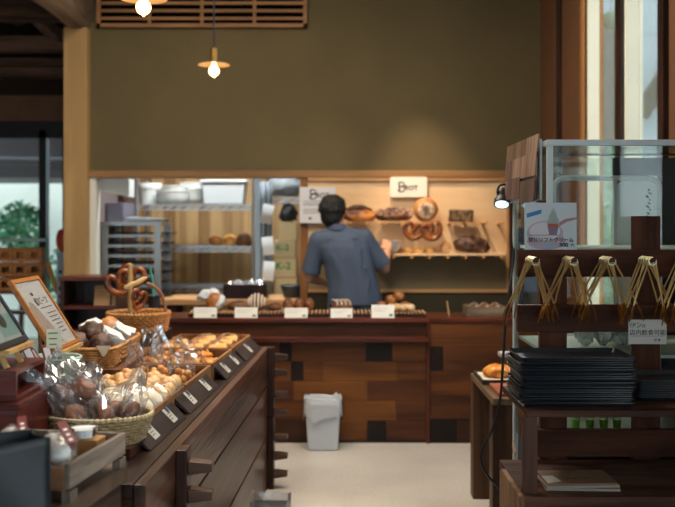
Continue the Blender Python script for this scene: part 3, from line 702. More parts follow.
m = MB(); m.ball((0,0,.095), (.098,.05,.098), 4, amp=.04, freq=2, seed=2); m.build('loaf', CR_MD, t, smooth=True, ang=180)
m = MB(); m.lathe([(0,.0),(.05,-.002),(.068,-.008),(.06,-.016)], (0,-.052,.095), 24, (PI/2,0,0)); m.build('flour_patch', bread('flour_patch','b98a5c','ead7bd',26), t, smooth=True)
m = MB()
for k in range(5):
    for s in (-1,1): m.tube([(0,-.0545,.06+.014*k),(s*.018,-.0535,.072+.014*k),(s*.03,-.051,.076+.014*k)], [.003,.003,.001], 5)
m.tube([(0,-.0545,.05),(0,-.0545,.14)], .003, 5); m.build('scored_leaf', CR_DK, t, smooth=True)
m = MB(); m.obox((0,0,.05), (.185,.10,.092), (0,.03,0)); bmesh.ops.subdivide_edges(m.bm, edges=m.bm.edges[:], cuts=7, use_grid_fill=True)
for v_ in m.bm.verts: v_.co += Vector((noise.noise(v_.co*22), noise.noise(v_.co*22+Vector((3,5,1))), noise.noise(v_.co*22+Vector((9,2,4)))))*.009
tag(m.build('seeded_loaf', bread('seeded_crust','1e130d','8a6844',26,.7,.6), loc=(X_(461,7.49), 7.49, zb_-.004), smooth=True, ang=180, bevel=0), 'dark square-ended seeded loaf on the right pair of upper pegs', 'bread', 'loaves on the upper pegs')
# lower shelf
zs_ = zl+.001
for i, (px, y, lb) in enumerate(((408,7.46,'left'),(418,7.44,'middle'),(430,7.46,'right'))):
    cone_bread('golden_croissant', CR_GD, (X_(px,y), y, zs_), (.045,.03,.024), 'small golden croissant at the %s on the low wall shelf' % lb, 'croissants on the low wall shelf', seed=i, amp=.25)
t = thing('cut_loaf', 'small cut loaf showing its crumb on the low wall shelf', 'bread', (X_(446,7.45), 7.45, zs_))
m = MB(); m.ball((0,.02,.042), (.044,.05,.05), 3, amp=.06, seed=3, flatten=.8); m.build('crust', CR_MD, t, smooth=True, ang=180)
m = MB(); m.lathe([(0,0),(.036,0),(.038,.004),(0,.006)], (0,-.03,.043), 20, (PI/2,0,0)); m.build('crumb', bread('crumb','a87a4c','cda374',40), t)
t = thing('long_dark_loaf', 'long dark seeded loaf leaning over the right of the low wall shelf', 'bread', (X_(472,7.46), 7.46, zs_))
m = MB(); m.ball((0,0,.06), (.145,.07,.075), 4, (0,.12,0), .15, 2.5, 8, .75); m.build('loaf', CR_CH, t, smooth=True, ang=180)
m = MB()
for k in range(6): m.tube([(-.1+.04*k,-.05,.06),(-.085+.04*k,-.03,.1),(-.07+.04*k,.02,.108)], [.004,.007,.004], 5)
m.build('score', CR_DK, t, smooth=True)
# pretzels
def pretzel_pts(s, k=6):
    A = [(-.4,-.62),(-.12,-.22),(.09,-.03),(.07,.12),(-.08,.26),(-.4,.74),(-.82,.66),(-1,.2),(-.82,-.35),(-.42,-.72),(0,-.84)]
    pts = [(x*s, .07*s*(1 if i in (2,3) else -1 if i in (1,) else 0), z*s) for i, (x, z) in enumerate(A)]
    B = [(-x, -y, z) for x, y, z in pts[:-1]][::-1]
    return catmull(pts+B, k)
PRETZ = bread('pretzel_glaze', '5a280e', '96501f', 10, .22, .08)
def pretzel(label, loc, s, rot=(0,0,0), group=None):
    t = thing('pretzel', label, 'pretzel', loc, 0, group, rot)
    pts = pretzel_pts(s); n = len(pts)
    rs = [s*(.15+.14*abs(math.sin(PI*i/(n-1)))**1.2) for i in range(n)]
    m = MB(); m.tube(pts, rs, 9); m.build('dough', PRETZ, t, smooth=True, ang=180)
    m = MB()
    i0 = n//2
    m.tube([Vector(p)+Vector((0,-rs[i0]*.75,0)) for p in pts[i0-7:i0+8]], [s*.02+s*.05*math.sin(PI*j/14) for j in range(15)], 7)
    m.build('split_crumb', bread('pretzel_crumb','d9b078','efd8ac',20), t, smooth=True, ang=180)
    return t
pretzel('glazed pretzel hanging on the left under the round wall loaf', (X_(413.5,7.40), 7.40, Z_(231,7.40)), .07, (.0,.25,0), 'pretzels hanging on the wall pegs')
pretzel('glazed pretzel hanging on the right under the round wall loaf', (X_(431.5,7.40), 7.40, Z_(231,7.40)), .075, (.0,-.3,0), 'pretzels hanging on the wall pegs')
# signs
def sign(name, label, x, z, w, h, y, mm, rr=0):
    t = thing(name, label, 'sign', (x, y, z))
    m = MB(); k = 5; pts = []
    for cxs, czs, a0 in ((w/2-rr,h/2-rr,0),(-w/2+rr,h/2-rr,90),(-w/2+rr,-h/2+rr,180),(w/2-rr,-h/2+rr,270)):
        for j in range(k): a = rad(a0+90*j/(k-1)); pts.append((cxs+rr*math.cos(a), czs+rr*math.sin(a)))
    m.prism(pts, 0, .01); m.build('board', mm, t); return t
def logo(t, cx, cz, s, y=-.0015):
    m = MB()                                             # the drawn B: stem and two bread-like bowls
    L = lambda pts, r: m.tube([Vector((cx+a*s, y, cz+b*s)) for a, b in catmull2(pts)], r*s, 6)
    m.build
    L([(-.28,.5),(-.30,.1),(-.26,-.5)], .07); L([(-.4,.42),(-.1,.56),(.25,.42),(.22,.1),(-.2,.0)], .065); L([(-.2,.02),(.3,.04),(.36,-.25),(.15,-.5),(-.3,-.5),(-.42,-.3)], .065)
    L([(-.25,-.02),(.2,.1)], .09)
    m.build('logo_mark', INK, t, smooth=True)
    text('ROT', s*.72, INK, t, (cx+s*1.08, y, cz-.12*s), sx=1.05, bold=.025)
def catmull2(p): return [(v.x, v.y) for v in catmull([(a,b,0) for a,b in p], 5)]
t = sign('shop_sign', 'white rounded shop sign high on the plywood wall', X_(408.5,7.56), Z_(187,7.56), 37/123.6, 20/123.6, WY-.045, plain('sign_enamel','efe6d8',.5), .018)
logo(t, -.055, .0, .07)
t = sign('notice_board', 'white square notice with shop logo hanging left of the person\'s head', X_(317.5,7.52), Z_(205,7.52), 36/124.7, 36/124.7, WY-.07, plain('notice_white','cfcdd0',.6))
logo(t, -.035, .085, .07)
m = MB()
for k, (z, w) in enumerate(((.03,.19),(.012,.16),(.0,.19),(-.035,.19),(-.05,.17),(-.065,.12))): m.box(-.115, -.115+w, -.001, 0, z-.003, z+.003)
m.build('text_line', plain('faint_grey_ink','8d8b8e',.8), t)
MB().box(-.07,-.05,-.001,0,-.115,-.098).build('printed_mark', INK, t)
m = MB(); m.box(-.02,.02,.01,.07,.12,.135); m.build('hook', STEEL, t)
# ================================================================== pendants
BRASS = plain('aged_brass', 'a8824a', .3, .9)
BULB = None
def bulb_mat():
    m, nt, b = _new('glowing_bulb'); b.inputs['Base Color'].default_value = lin('ffe2b0')
    b.inputs['Emission Color'].default_value = lin('ffcf86'); b.inputs['Emission Strength'].default_value = 14; return m
BULB = bulb_mat()
def pendant(label, px, py, Y, r):
    z = Z_(py, Y); x = X_(px, Y)
    t = thing('pendant_lamp', label, 'lamp', (x, Y, z), 0, 'pendant lamps')
    m = MB(); m.lathe([(0,.012),(r*.25,.012),(r*.9,.002),(r,-.004),(r,.0),(r*.88,.006),(r*.25,.018),(0,.018)], n=36); m.build('shade_disc', plain('amber_brass_disc','a88a66',.4,.5), t, smooth=True)
    m = MB(); m.lathe([(0,.11),(.022,.11),(.028,.105),(.028,.02),(.0,.02)], n=20); m.build('socket', BRASS, t, smooth=True)
    m = MB(); m.lathe([(0,.012),(.014,.01),(.015,-.006)]+[(.034*math.sin(rad(a)), -.043+.034*math.cos(rad(a))) for a in range(30,171,14)]+[(.004,-.078),(.003,-.085),(0,-.087)], n=24); m.build('bulb', BULB, t, smooth=True)
    MB().cyl((0,0,.1), (0,0,3.795-z), .006, n=8).build('cord', BLACK, t)
    MB().lathe([(0,0),(.05,0),(.05,-.02),(0,-.025)], (0,0,3.8-z), 20).build('ceiling_cup', BRASS, t)
    l = bpy.data.lights.new('pendant_glow', 'POINT'); l.energy = 6; l.color = (1,.72,.4); l.shadow_soft_size = .045
    o = bpy.data.objects.new('pendant_glow', l); COL.objects.link(o); o.location = (x, Y, z-.2)
    return t
pendant('lit brass disc pendant hanging whole in front of the olive wall', 214, 64.5, 6.2, .105)
pendant('lit brass disc pendant cut by the top edge of the photo', 143.5, -2, 4.35, .11)
# ================================================================== bins
t = thing('waste_bin', 'pale grey waste bin with a white liner against the counter', 'bin', (X_(323,6.2), 6.22, 0))
BINM = plain('pale_grey_bin', 'b9bfc6', .45)
m = MB(); hb = Z_(402,6.2); w0, w1, d0, d1 = .098,.114,.08,.095
m.hexa([(-w0,-d0,0),(w0,-d0,0),(w0,d0,0),(-w0,d0,0)], [(-w1,-d1,hb),(w1,-d1,hb),(w1,d1,hb),(-w1,d1,hb)]); m.build('bin_body', BINM, t, bevel=.012)
m = MB()
def liner(w1, d1, hb, drop, seed):
    def f(u, v):
        a = 2*PI*u; c, s_ = math.cos(a), math.sin(a)
        sx_ = math.copysign(abs(c)**.45, c); sy_ = math.copysign(abs(s_)**.45, s_)
        nz = noise.noise(Vector((c*3, s_*3, v*2+seed)))
        if v < .3: k, z = 1-.1*(1-v/.3), hb-.12*(1-v/.3)
        elif v < .5: k, z = 1.0+.1*(v-.3)/.2, hb+.03*math.sin((v-.3)/.2*PI/2)+.03*nz
        else: k, z = 1.1+.03*nz+.05*(v-.5), hb+.03-(v-.5)*2*drop*(1+.6*nz)+.03*nz*(1-(v-.5)*2)
        return Vector((w1*k*sx_, d1*k*sy_, z))
    return f
m.grid(liner(w1, d1, hb, .12, 2), 48, 14); m.build('liner', clear('milky_liner','f4f6f8',.06,.25,.05,.45,'e4e9ee'), t, smooth=True, ang=60)
t = thing('waste_bin', 'small dark bin with a clear liner in the aisle beside the plank cabinet', 'bin', (X_(270,4.15), 4.19, 0))
h_ = .235; w1 = .08; m = MB(); m.hexa([(-.06,-.06,0),(.06,-.06,0),(.06,.06,0),(-.06,.06,0)], [(-w1,-w1,h_),(w1,-w1,h_),(w1,w1,h_),(-w1,w1,h_)]); m.build('bin_body', plain('charcoal_bin','26272b',.5), t, bevel=.01)
m = MB(); m.grid(liner(w1+.002, w1+.002, h_, .09, 5), 44, 12); m.build('liner', clear('bin_liner_clear','f4f6f8',.07,.12,.05,.05,'cfd6dc'), t, smooth=True, ang=60)
# ================================================================== the person at the bread wall
SKIN = plain('skin', 'c99676', .5, var=.05, vscale=20)
SHIRT = plain('blue_grey_shirt', '465266', .85, bump=.15, bscale=300, var=.06, vscale=8)
TROU = plain('navy_trousers', '20232e', .85)
HAIR = plain('black_hair', '0e0c0b', .7, bump=.6, bscale=90)
pt = thing('person', 'person in a blue-grey short-sleeved shirt seen from behind, holding a dish', 'person', (.10, 7.08, 0))
o_ = Vector((.10, 7.08, 0))
def V(x, y, z): return Vector((x, y, z))-o_
shR, shL = V(.205,7.09,1.375), V(-.145,7.07,1.365)
elR, elL = V(.358,7.15,1.145), V(-.215,7.13,1.075)
wrR, wrL = V(.388,7.285,1.285), V(-.07,7.30,1.02)
hipR, hipL = V(.20,7.08,.88), V(.02,7.08,.88)
knR, knL = V(.21,7.06,.48), V(.01,7.06,.48)
anR, anL = V(.215,7.10,.09), V(.0,7.10,.09)
hd = V(-.028,7.10,1.575)
def cap(m, a, b, r0, r1, n=14, k=6):
    a, b = Vector(a), Vector(b)
    m.tube([a.lerp(b, i/k) for i in range(k+1)], [r0+(r1-r0)*i/k for i in range(k+1)], n)
    m.ball(a, r0, 2); m.ball(b, r1, 2)
m = MB()
# trunk
for (c, r) in ((V(.11,7.08,.92),(.165,.11,.13)), (V(.10,7.08,1.06),(.14,.10,.13)), (V(.065,7.08,1.2),(.155,.105,.14)), (V(.045,7.08,1.30),(.17,.105,.11)), (V(.03,7.085,1.385),(.13,.08,.06))): m.ball(c, r, 3)
cap(m, V(.015,7.09,1.37), V(-.012,7.10,1.5), .062, .054)
cap(m, V(.03,7.085,1.40), shR, .06, .056); cap(m, V(.03,7.085,1.40), shL, .06, .056)
for s, e, w in ((shR,elR,wrR),(shL,elL,wrL)):
    cap(m, s, e, .053, .04); cap(m, e, w, .042, .027)
for h, k, a in ((hipR,knR,anR),(hipL,knL,anL)):
    cap(m, h, k, .085, .056); cap(m, k, a, .058, .038); m.ball(a+Vector((0,.06,-.05)), (.045,.115,.04), 3)
# head facing the wall (+y), turned a little to the right
HR = Euler((.12, 0, -.45))
HM = Matrix.Translation(hd) @ HR.to_matrix().to_4x4()
def hp(x, y, z): return HM @ Vector((x, y, z))
m.ball(hd, (.074,.095,.108), 3, HR); m.ball(hp(0,.03,-.055), (.056,.066,.062), 3, HR)
m.tube([hp(0,.09,.0), hp(0,.112,-.03), hp(0,.1,-.042)], [.01,.014,.011], 8)          # nose
m.ball(hp(0,.088,-.072), (.024,.012,.006), 2, HR); m.ball(hp(0,.087,-.083), (.021,.012,.007), 2, HR)
m.ball(hp(0,.08,-.108), (.022,.018,.016), 2, HR)
for s in (-1,1): m.ball(hp(s*.078,.0,-.012), (.011,.021,.034), 2, HR)                 # ears
# hands: palm, four fingers of unequal length, thumb
def hand(m, wr, d, side, nrm, curl, holds):
    d = d.normalized(); nrm = (nrm-d*nrm.dot(d)).normalized(); lat = d.cross(nrm).normalized()*side
    for i in range(4):
        c0 = wr+lat*(.027-.018*i)
        m.tube([wr+d*.0+lat*(.014-.0095*i), c0+d*.045, c0+d*.088], [.016,.013,.011], 8)
        L = (.030,.034,.031,.024)[i]; p = c0+d*.088; dd = d.copy(); pts = [p]
        for j in range(3):
            a = curl*(j+.6); q = (dd*math.cos(a)+nrm*math.sin(a)); p = p+q*L*(1-.15*j); pts.append(p)
        m.tube(pts, [.0098,.0092,.0085,.007], 8); m.ball(pts[-1], .0072, 2)
    b = wr+d*.022+lat*.03
    pts = [wr+d*.012+lat*.014, b+lat*.014+nrm*.008, b+lat*.022+d*.03+nrm*.024, b+lat*.016+d*.055+nrm*.034]
    m.tube(pts, [.015,.0125,.0105,.0085], 8); m.ball(pts[-1], .0085, 2)
dR = Vector((-.05,.75,.62)); hand(m, wrR, dR, 1, Vector((-.15,.5,-.75)), .40, True)
dL = (wrL-elL); hand(m, wrL, dL, -1, Vector((0,.2,-1)), .3, False)
m.build('body', SKIN, pt, remesh=.0062, sm=3)
m = MB()
for s in (-1,1): m.ball(hp(s*.03,.082,.004), (.012,.009,.0085), 2, HR)
m.build('eyes', plain('eye_white', 'e8e4de', .3), pt, smooth=True)
# hair: short, full at the crown, tapering to the nape
m = MB()
m.ball(hp(0,-.018,.034), (.101,.108,.104), 4, HR, .10, 5, 3)
m.ball(hp(0,-.048,-.02), (.088,.068,.085), 3, HR, .10, 5, 6)
m.ball(hp(0,.06,.075), (.066,.05,.04), 3, HR, .15, 5, 8)
m.ball(hp(0,-.052,-.068), (.06,.04,.055), 3, HR, .1, 5, 9)
for s in (-1,1): m.ball(hp(s*.07,.008,.02), (.017,.03,.045), 2, HR, .1, 5, 2)
rr = random.Random(3)
for k in range(70):
    a = rr.uniform(0, 2*PI); e = rr.uniform(-.1,1.3)
    p = Vector((math.cos(a)*math.cos(e)*.098, math.sin(a)*math.cos(e)*.106-.018, .034+math.sin(e)*.102))
    if p.y > .06 and p.z < .06: continue
    m.tube([hp(*p), hp(*(p*1.06+Vector((0,-.012,-.02))))], [.012,.004], 5)
m.build('hair', HAIR, pt, remesh=.006, sm=2)
# shirt
m = MB()
secs = [(.84,.136,7.08,.205,.140),(.92,.132,7.08,.202,.140),(1.0,.122,7.078,.194,.137),(1.08,.108,7.075,.188,.134),(1.16,.088,7.073,.190,.134),(1.24,.066,7.073,.196,.135),(1.31,.050,7.075,.198,.130),(1.365,.040,7.08,.185,.115),(1.405,.030,7.083,.145,.092),(1.43,.015,7.088,.095,.075),(1.445,.008,7.09,.07,.065)]
def trunk(u, v):
    f = v*(len(secs)-1); i = min(int(f), len(secs)-2); k = f-i; A, B = secs[i], secs[i+1]
    z, x, y, rx, ry = [A[j]+(B[j]-A[j])*k for j in range(5)]
    a_ = 2*PI*u; c_, s_ = math.cos(a_), math.sin(a_)
    w_ = 0
    if v < .75:
        w_ = .010*noise.noise(Vector((c_*2.2+3, z*2.2, 1)))+.007*math.sin(9*c_+5*z+2*noise.noise(Vector((c_*3, z*5, 4))))*(1-v)
    return V(x+(rx+w_)*math.copysign(abs(c_)**.85, c_), y+(ry+w_)*math.copysign(abs(s_)**.85, s_), z)
m.grid(trunk, 40, 40); bmesh.ops.remove_doubles(m.bm, verts=m.bm.verts[:], dist=.0008)
bmesh.ops.holes_fill(m.bm, edges=[e_ for e_ in m.bm.edges if e_.is_boundary])
for a, e, k in ((shR,elR,.90),(shL,elL,.86)):
    cap(m, V(.03,7.08,1.39), a, .08, .07)
    b = a.lerp(e, k); dr = (b-a)
    m.ball(a, .071, 3)
    m.tube([a, a.lerp(b,.35), a.lerp(b,.7), b], [.071,.068,.071,.076], 20)
# drawn folds across the back
for (p, q, r0) in (((.17,1.30),(.13,1.02),.006), ((-.05,1.26),(.05,1.06),.006), ((.03,1.2),(.12,.95),.007), ((.21,1.18),(.22,.95),.006)):
    yb_ = 6.945
    A, B = V(p[0],yb_+.012,p[1]), V(q[0],yb_+.004,q[1]); Mid = (A+B)/2+Vector((.02,-.002,0))
    m.tube(catmull([A, Mid, B], 6), [r0*.4]+[r0]*11+[r0*.4], 6)
m.build('shirt', SHIRT, pt, remesh=.007, sm=6)
m = MB(); cN = V(.004,7.088,1.425)
def collar(u, v):
    a = 2*PI*u; k = .076+.012*(1-v) ; zz_ = .0+.052*v
    return Vector((cN.x+k*math.cos(a)-.012*v, cN.y+k*math.sin(a)*.92, cN.z+zz_-.012*math.sin(a)))
m.grid(collar, 32, 4); m.build('collar', SHIRT, pt, smooth=True, solid=.008)
m = MB(); m.tube(catmull([V(-.1,6.967,1.385), V(.03,6.975,1.365), V(.17,6.968,1.385)], 8), .0035, 6); m.build('yoke_seam', SHIRT, pt, smooth=True)
m = MB()
for h, k, a in ((hipR,knR,anR),(hipL,knL,anL)):
    cap(m, h, k, .098, .072); cap(m, k, a, .072, .062)
m.ball(V(.11,7.08,.88), (.16,.118,.11), 3); m.build('trousers', TROU, pt, remesh=.01, sm=2)
for a in (anR, anL):
    m = MB(); m.ball(a+Vector((0,.06,-.045)), (.052,.135,.05), 3, flatten=.85); m.build('shoe', BLACK, pt, smooth=True, ang=180)
m = MB(); m.tube([V(-.06,6.948,.88), V(.11,6.936,.88), V(.3,6.948,.88)], .012, 6); m.build('apron_tie', TROU, pt, smooth=True)
# the dish held
t = thing('white_dish', 'shallow white dish in the person\'s right hand at the bread wall', 'dish', (X_(390,7.42), 7.455, 1.268))
m = MB(); m.lathe([(0,0),(.06,0),(.088,.03),(.102,.07),(.108,.078),(.111,.082),(.102,.080),(.084,.04),(.05,.008),(0,.008)], n=36); m.build('bowl', plain('white_glaze','e9e6e0',.25), t, smooth=True)
m = MB(); m.lathe([(.04,0),(.045,-.012),(.038,-.012),(.035,0)], n=30); m.build('foot_ring', plain('white_glaze','e9e6e0',.25), t, smooth=True)
# ================================================================== right: table, rack, display case
TX0, TX1, TY0, TY1, TZ = .733, 1.52, 4.42, 5.18, .668
t = thing('side_table', 'rough wooden side table between the counter and the rack', 'table', ((TX0+TX1)/2, (TY0+TY1)/2, 0))
hx, hy = (TX1-TX0)/2, (TY1-TY0)/2
TT = wood('table_top_wood', '4a3625', '806850', 'Y', 10, .5)
TL = wood('table_leg_wood', '3a2415', '60422a', 'Z', 9, .55)
MB().box(-hx, hx, -hy, hy, TZ-.032, TZ).build('tabletop', TT, t, bevel=.004)
for sx in (-1,1):
    MB().box(sx*hx-(.0 if sx<0 else .11), sx*hx+(.11 if sx<0 else 0), hy-.11, hy-.01, 0, TZ-.032).build('leg', TL, t, bevel=.004)
    MB().box(sx*hx-(.0 if sx<0 else .11), sx*hx+(.11 if sx<0 else 0), -hy+.01, -hy+.11, 0, TZ-.032).build('leg', TL, t, bevel=.004)
MB().box(-hx+.112, hx-.112, hy-.05, hy-.025, TZ-.13, TZ-.034).build('apron', TL, t)
# tray with the cheese bread
DKT = plain('slate_tray', '35322f', .5)
t = thing('slate_tray', 'dark tray lined with pale paper under the orange bread', 'tray', (.985, 4.94, TZ+.001))
hx, hy = .245, .155
MB().box(-hx, hx, -hy, hy, 0, .014).build('tray_base', DKT, t, bevel=.003)
m = MB(); m.box(-hx, hx, -hy, -hy+.008, .014, .024); m.box(-hx, hx, hy-.008, hy, .014, .024); m.box(-hx, -hx+.008, -hy+.008, hy-.008, .014, .024); m.build('rim', DKT, t)
MB().box(-hx+.012, hx-.012, -hy+.012, hy-.012, .0142, .017).build('paper_liner', plain('tray_paper','c9bda8',.8), t)
CHS = bread('cheese_bread', 'c8691c', 'f0ae4a', 22, .4, .5)
cone_bread('cheese_bread', CHS, (X_(498,4.9), 4.95, TZ+.0185), (.07,.09,.04), 'orange cheese bread on the left of the dark tray on the side table', 'cheese breads on the side table', seed=3, amp=.3, freq=4, fl=.6)
cone_bread('cheese_bread', CHS, (X_(515,4.9), 4.95, TZ+.0185), (.045,.06,.042), 'orange cheese bread half hidden by the tray stack on the side table', 'cheese breads on the side table', seed=9, amp=.3, freq=4, fl=.6)
t = tag(MB().box(-.15, .15, -.145, .145, 0, .016).build('serving_board', wood('terracotta_board','8a4a34','a8644a','X',12,.5), loc=(.918, 4.605, TZ+.001), bevel=.003), 'red-brown flat board at the near edge of the side table', 'board')
t = thing('grey_box', 'grey box with a pale lid behind the orange bread on the side table', 'box', (1.03, 5.14, TZ+.001))
MB().box(-.13, .2, -.035, .035, 0, .095).build('body', plain('box_dark','4a3c36',.6), t, bevel=.004)
MB().box(-.145, .2, -.040, .038, .095, .118).build('lid', plain('box_lid','a9a5a2',.5), t, bevel=.004)
# ---- display case
GX0, GX1, GY0, GY1, GT = .743, 1.60, 3.32, 3.98, 1.792
WFR = plain('case_frame_white', 'bfc4c2', .35)
CG = clear('case_glass', 'eef4f1', .03, .0, .015)
t = thing('display_case', 'tall glazed display case standing behind the tong rack', 'case', ((GX0+GX1)/2, (GY0+GY1)/2, 0))
bx, by = (GX1-GX0)/2, (GY1-GY0)/2
m = MB(); f_ = .021
for sx in (-1,1):
    for sy in (-1,1): m.box(sx*bx-(0 if sx<0 else f_), sx*bx+(f_ if sx<0 else 0), sy*by-(0 if sy<0 else f_), sy*by+(f_ if sy<0 else 0), .08, GT-f_)
m.box(-bx, bx, -by, -by+f_, GT-f_, GT); m.box(-bx, -bx+f_, -by+f_, by-f_, GT-f_, GT); m.box(bx-f_, bx, -by+f_, by-f_, GT-f_, GT)
m.build('frame', WFR, t, bevel=.002); MB().box(-bx+f_, bx-f_, by-f_*.4, by, GT-f_*.5, GT-.001).build('rear_top_bar', plain('case_dark_bar','24272a',.5), t)
MB().box(-bx+f_, bx-f_, -by+.006, -by+.010, .62, GT-f_).build('front_pane', CG, t)
MB().box(-bx+.006, -bx+.010, -by+f_, by-f_, .62, GT-f_).build('side_pane', CG, t)
MB().box(-bx+f_, bx-f_, -by+f_, by-f_, GT-.008, GT-.004).build('top_pane', CG, t)
MB().box(-bx+f_, bx-f_, -by, by, .08, .60).build('base_cabinet', plain('case_base', '2c2d2f', .5), t)
MB().box(-bx+.02, bx-.02, -by+.04, by-.02, 0, .08).build('plinth', BLACK, t)
xr = X_(616, 3.98)-(GX0+GX1)/2
MB().box(xr, bx-f_, by-.018, by-.004, .62, GT-f_).build('rear_panel', plain('rear_panel_grey', '3a3d41', .5), t) if 0 else None
# dark rear panel with a round-cornered opening
oxa, oxb, oza, ozb = X_(552,3.98)-(GX0+GX1)/2, X_(657,3.98)-(GX0+GX1)/2, 1.02, Z_(178.5,3.98)
def rr_pts(x0, x1, z0, z1, r, k=6):
    p = []
    for cx_, cz_, a0 in ((x1-r,z1-r,0),(x0+r,z1-r,90),(x0+r,z0+r,180),(x1-r,z0+r,270)):
        for j in range(k+1): a = rad(a0+90*j/k); p.append((cx_+r*math.cos(a), cz_+r*math.sin(a)))
    return p
m = MB(); RP = plain('rear_panel_dark', '34373b', .5)
xs = X_(612,3.98)-(GX0+GX1)/2
m.box(oxb+.012, bx-f_, by-.018, by-.006, .60, GT-f_); m.box(xs, oxb+.012, by-.018, by-.006, ozb+.012, GT-f_)
m.build('rear_panel', RP, t)
MB().box(-bx+f_, xs, by-.014, by-.010, ozb+.012, GT-f_).build('rear_pane', CG, t)
m = MB(); m.tube([Vector((x, by-.03, z)) for x, z in rr_pts(oxa, oxb, oza, ozb, .045)], .011, 8, closed=True)
m.box(xs-.004, xs+.012, by-.035, by-.022, oza, ozb); m.build('door_frame', clear('door_frame_acrylic','eef0f4',.08,.2,.04,.85,'ccd2d6'), t, smooth=True)
m = MB(); m.prism(rr_pts(xs+.012, oxb-.008, oza+.02, ozb-.008, .035), by-.03, by-.026); m.build('frosted_door', clear('frosted_acrylic','eef0f4',.06,.25,.03,.8,'eceef4'), t)
m = MB()
for k in range(14): m.obox((oxb-.045+.006*math.sin(k*2.3), by-.0315, ozb-.05-.014*k), (.008+.004*(k % 3), .001, .007), (0,.3*(k % 3),0))
m.build('written_mark', INK, t)
SHW = plain('case_shelf_white', 'd5dad8', .4)
MB().box(-bx+f_, bx-f_, -by+.05, by-.06, 1.392, 1.404).build('upper_shelf', SHW, t)
MB().box(-bx+f_, bx-f_, -by+.05, by-.03, 1.010, 1.022).build('middle_shelf', SHW, t)
MB().box(-bx+f_, bx-f_, -by+.05, by-.03, .722, .732).build('lower_shelf', plain('case_shelf_mesh','9fa8a8',.4), t)
m = MB()
for k in range(26): m.box(-bx+.04+k*.031, -bx+.052+k*.031, -by+.046, -by+.05, .69, .715)
m.build('perforation', plain('perforation_grey','6d7779',.5), t)
MB().box(-bx+f_, bx-f_, -by+.05, -by+.054, .64, .69).build('blue_rail', plain('slate_blue','4f6272',.5), t)
# things in the case
for i, px in enumerate((575.6, 589.8, 603.6, 617)):
    tt = thing('juice_cup', 'green-bottomed clear cup in the display case, %s from the left of four' % ['first','second','third','fourth'][i], 'cup', (X_(px,3.5), 3.5, .7335), 0, 'green cups in the display case')
    MB().lathe([(0,0),(.014,0),(.0165,.03),(0,.03)], n=20).build('green_jelly', plain('green_jelly','86c43a',.3,emit=0), tt, smooth=True)
    MB().lathe([(.0155,.0305),(.019,.07),(.0205,.072)], n=20).build('cup_wall', clear('cup_clear','f2f6f4',.08,.05,.05), tt, smooth=True)
for i, (px, lb) in enumerate(((585,'crumpled clear bag on the left in the middle of the display case'),(604,'crumpled clear bag in the middle of the display case behind the tongs'),(622,'crumpled clear bag at the right in the middle of the display case'))):
    m = MB(); m.ball((0,0,.075), (.04,.04,.075), 3, (0,0,i), .5, 3.5, i+2, .95)
    tag(m.build('clear_bag', clear('bag_milky','eef1f2',.1,.12,.1,.5,'d6dcdc'), loc=(X_(px,3.6), 3.6, 1.0235)), lb, 'bag', 'clear bags in the display case')
# cedar shingles on the upper left side of the case
SHG = [wood('shingle_%d' % i, a, b, 'Z', 14, .75) for i, (a, b) in enumerate((('4f382b','86684f'),('6b4d3c','a58a74'),('43302a','74584a')))]
t = thing('shingle_board', 'board of cedar shingles along the upper left side of the display case', 'shingles', (GX0-.012, 3.66, 1.60))
q = random.Random(4)
for r_ in range(3):
    y = -.27
    while y < .31:
        w = q.uniform(.16,.30); w = min(w, .34-y)
        z0 = .135-.066*r_-(.012*q.random() if r_ == 2 else 0)+(-.02 if r_ == 2 and q.random() < .4 else 0); off = -.004-.006*r_
        m = MB(); m.hexa([(off-.008,y,z0),(off,y,z0),(off,y+w-.002,z0+q.uniform(-.006,.006)),(off-.008,y+w-.002,z0)], [(off+.004-.006,y,z0+.085),(off+.006,y,z0+.085),(off+.006,y+w-.002,z0+.085),(off-.002,y+w-.002,z0+.085)])
        m.build('shingle', SHG[q.randrange(3)], t); y += w
MB().box(.0, .008, -.275, .34, -.02, .2).build('backing_board', WFR, t)
# clamp spot
t = thing('spot_lamp', 'black clip-on spot lamp glowing bluish white at the shingle board', 'lamp', P(502, 198, 3.98))
d = Vector((-.12,-.55,-.82)).normalized()
m = MB()
rot = d.to_track_quat('-Z','Y').to_euler()
m.lathe([(0,.045),(.016,.045),(.022,.03),(.024,.0),(.034,-.012),(.034,-.034),(.031,-.036),(.029,-.03),(0,-.03)], n=28, rot=rot); m.build('lamp_head', BLACK, t, smooth=True)
m = MB(); m.lathe([(0,-.034),(.028,-.034),(.028,-.031),(0,-.0305)], n=28, rot=rot); m.build('lens', plain('cool_lens','d8f2ff',.3,emit=1.6), t, smooth=True)
m = MB(); m.tube(catmull([(-.02,0,.02),(-.01,0,.052),(.025,0,.055),(.036,0,.03),(.04,.005,.008)], 6), .005, 8); m.build('bracket', BLACK, t, smooth=True)
m = MB(); m.cyl((.0,0,.006), (.062,.0,.006), .007); m.obox((.058,-.005,0), (.016,.03,.04)); m.build('clamp', BLACK, t)
l = bpy.data.lights.new('spot_lamp_beam', 'SPOT'); l.energy = 7; l.color = (.85,.95,1); l.spot_size = rad(80); l.shadow_soft_size = .03
o = bpy.data.objects.new('spot_lamp_beam', l); COL.objects.link(o); o.location = Vector(t.location)+d*.06; o.rotation_euler = d.to_track_quat('-Z','Y').to_euler()
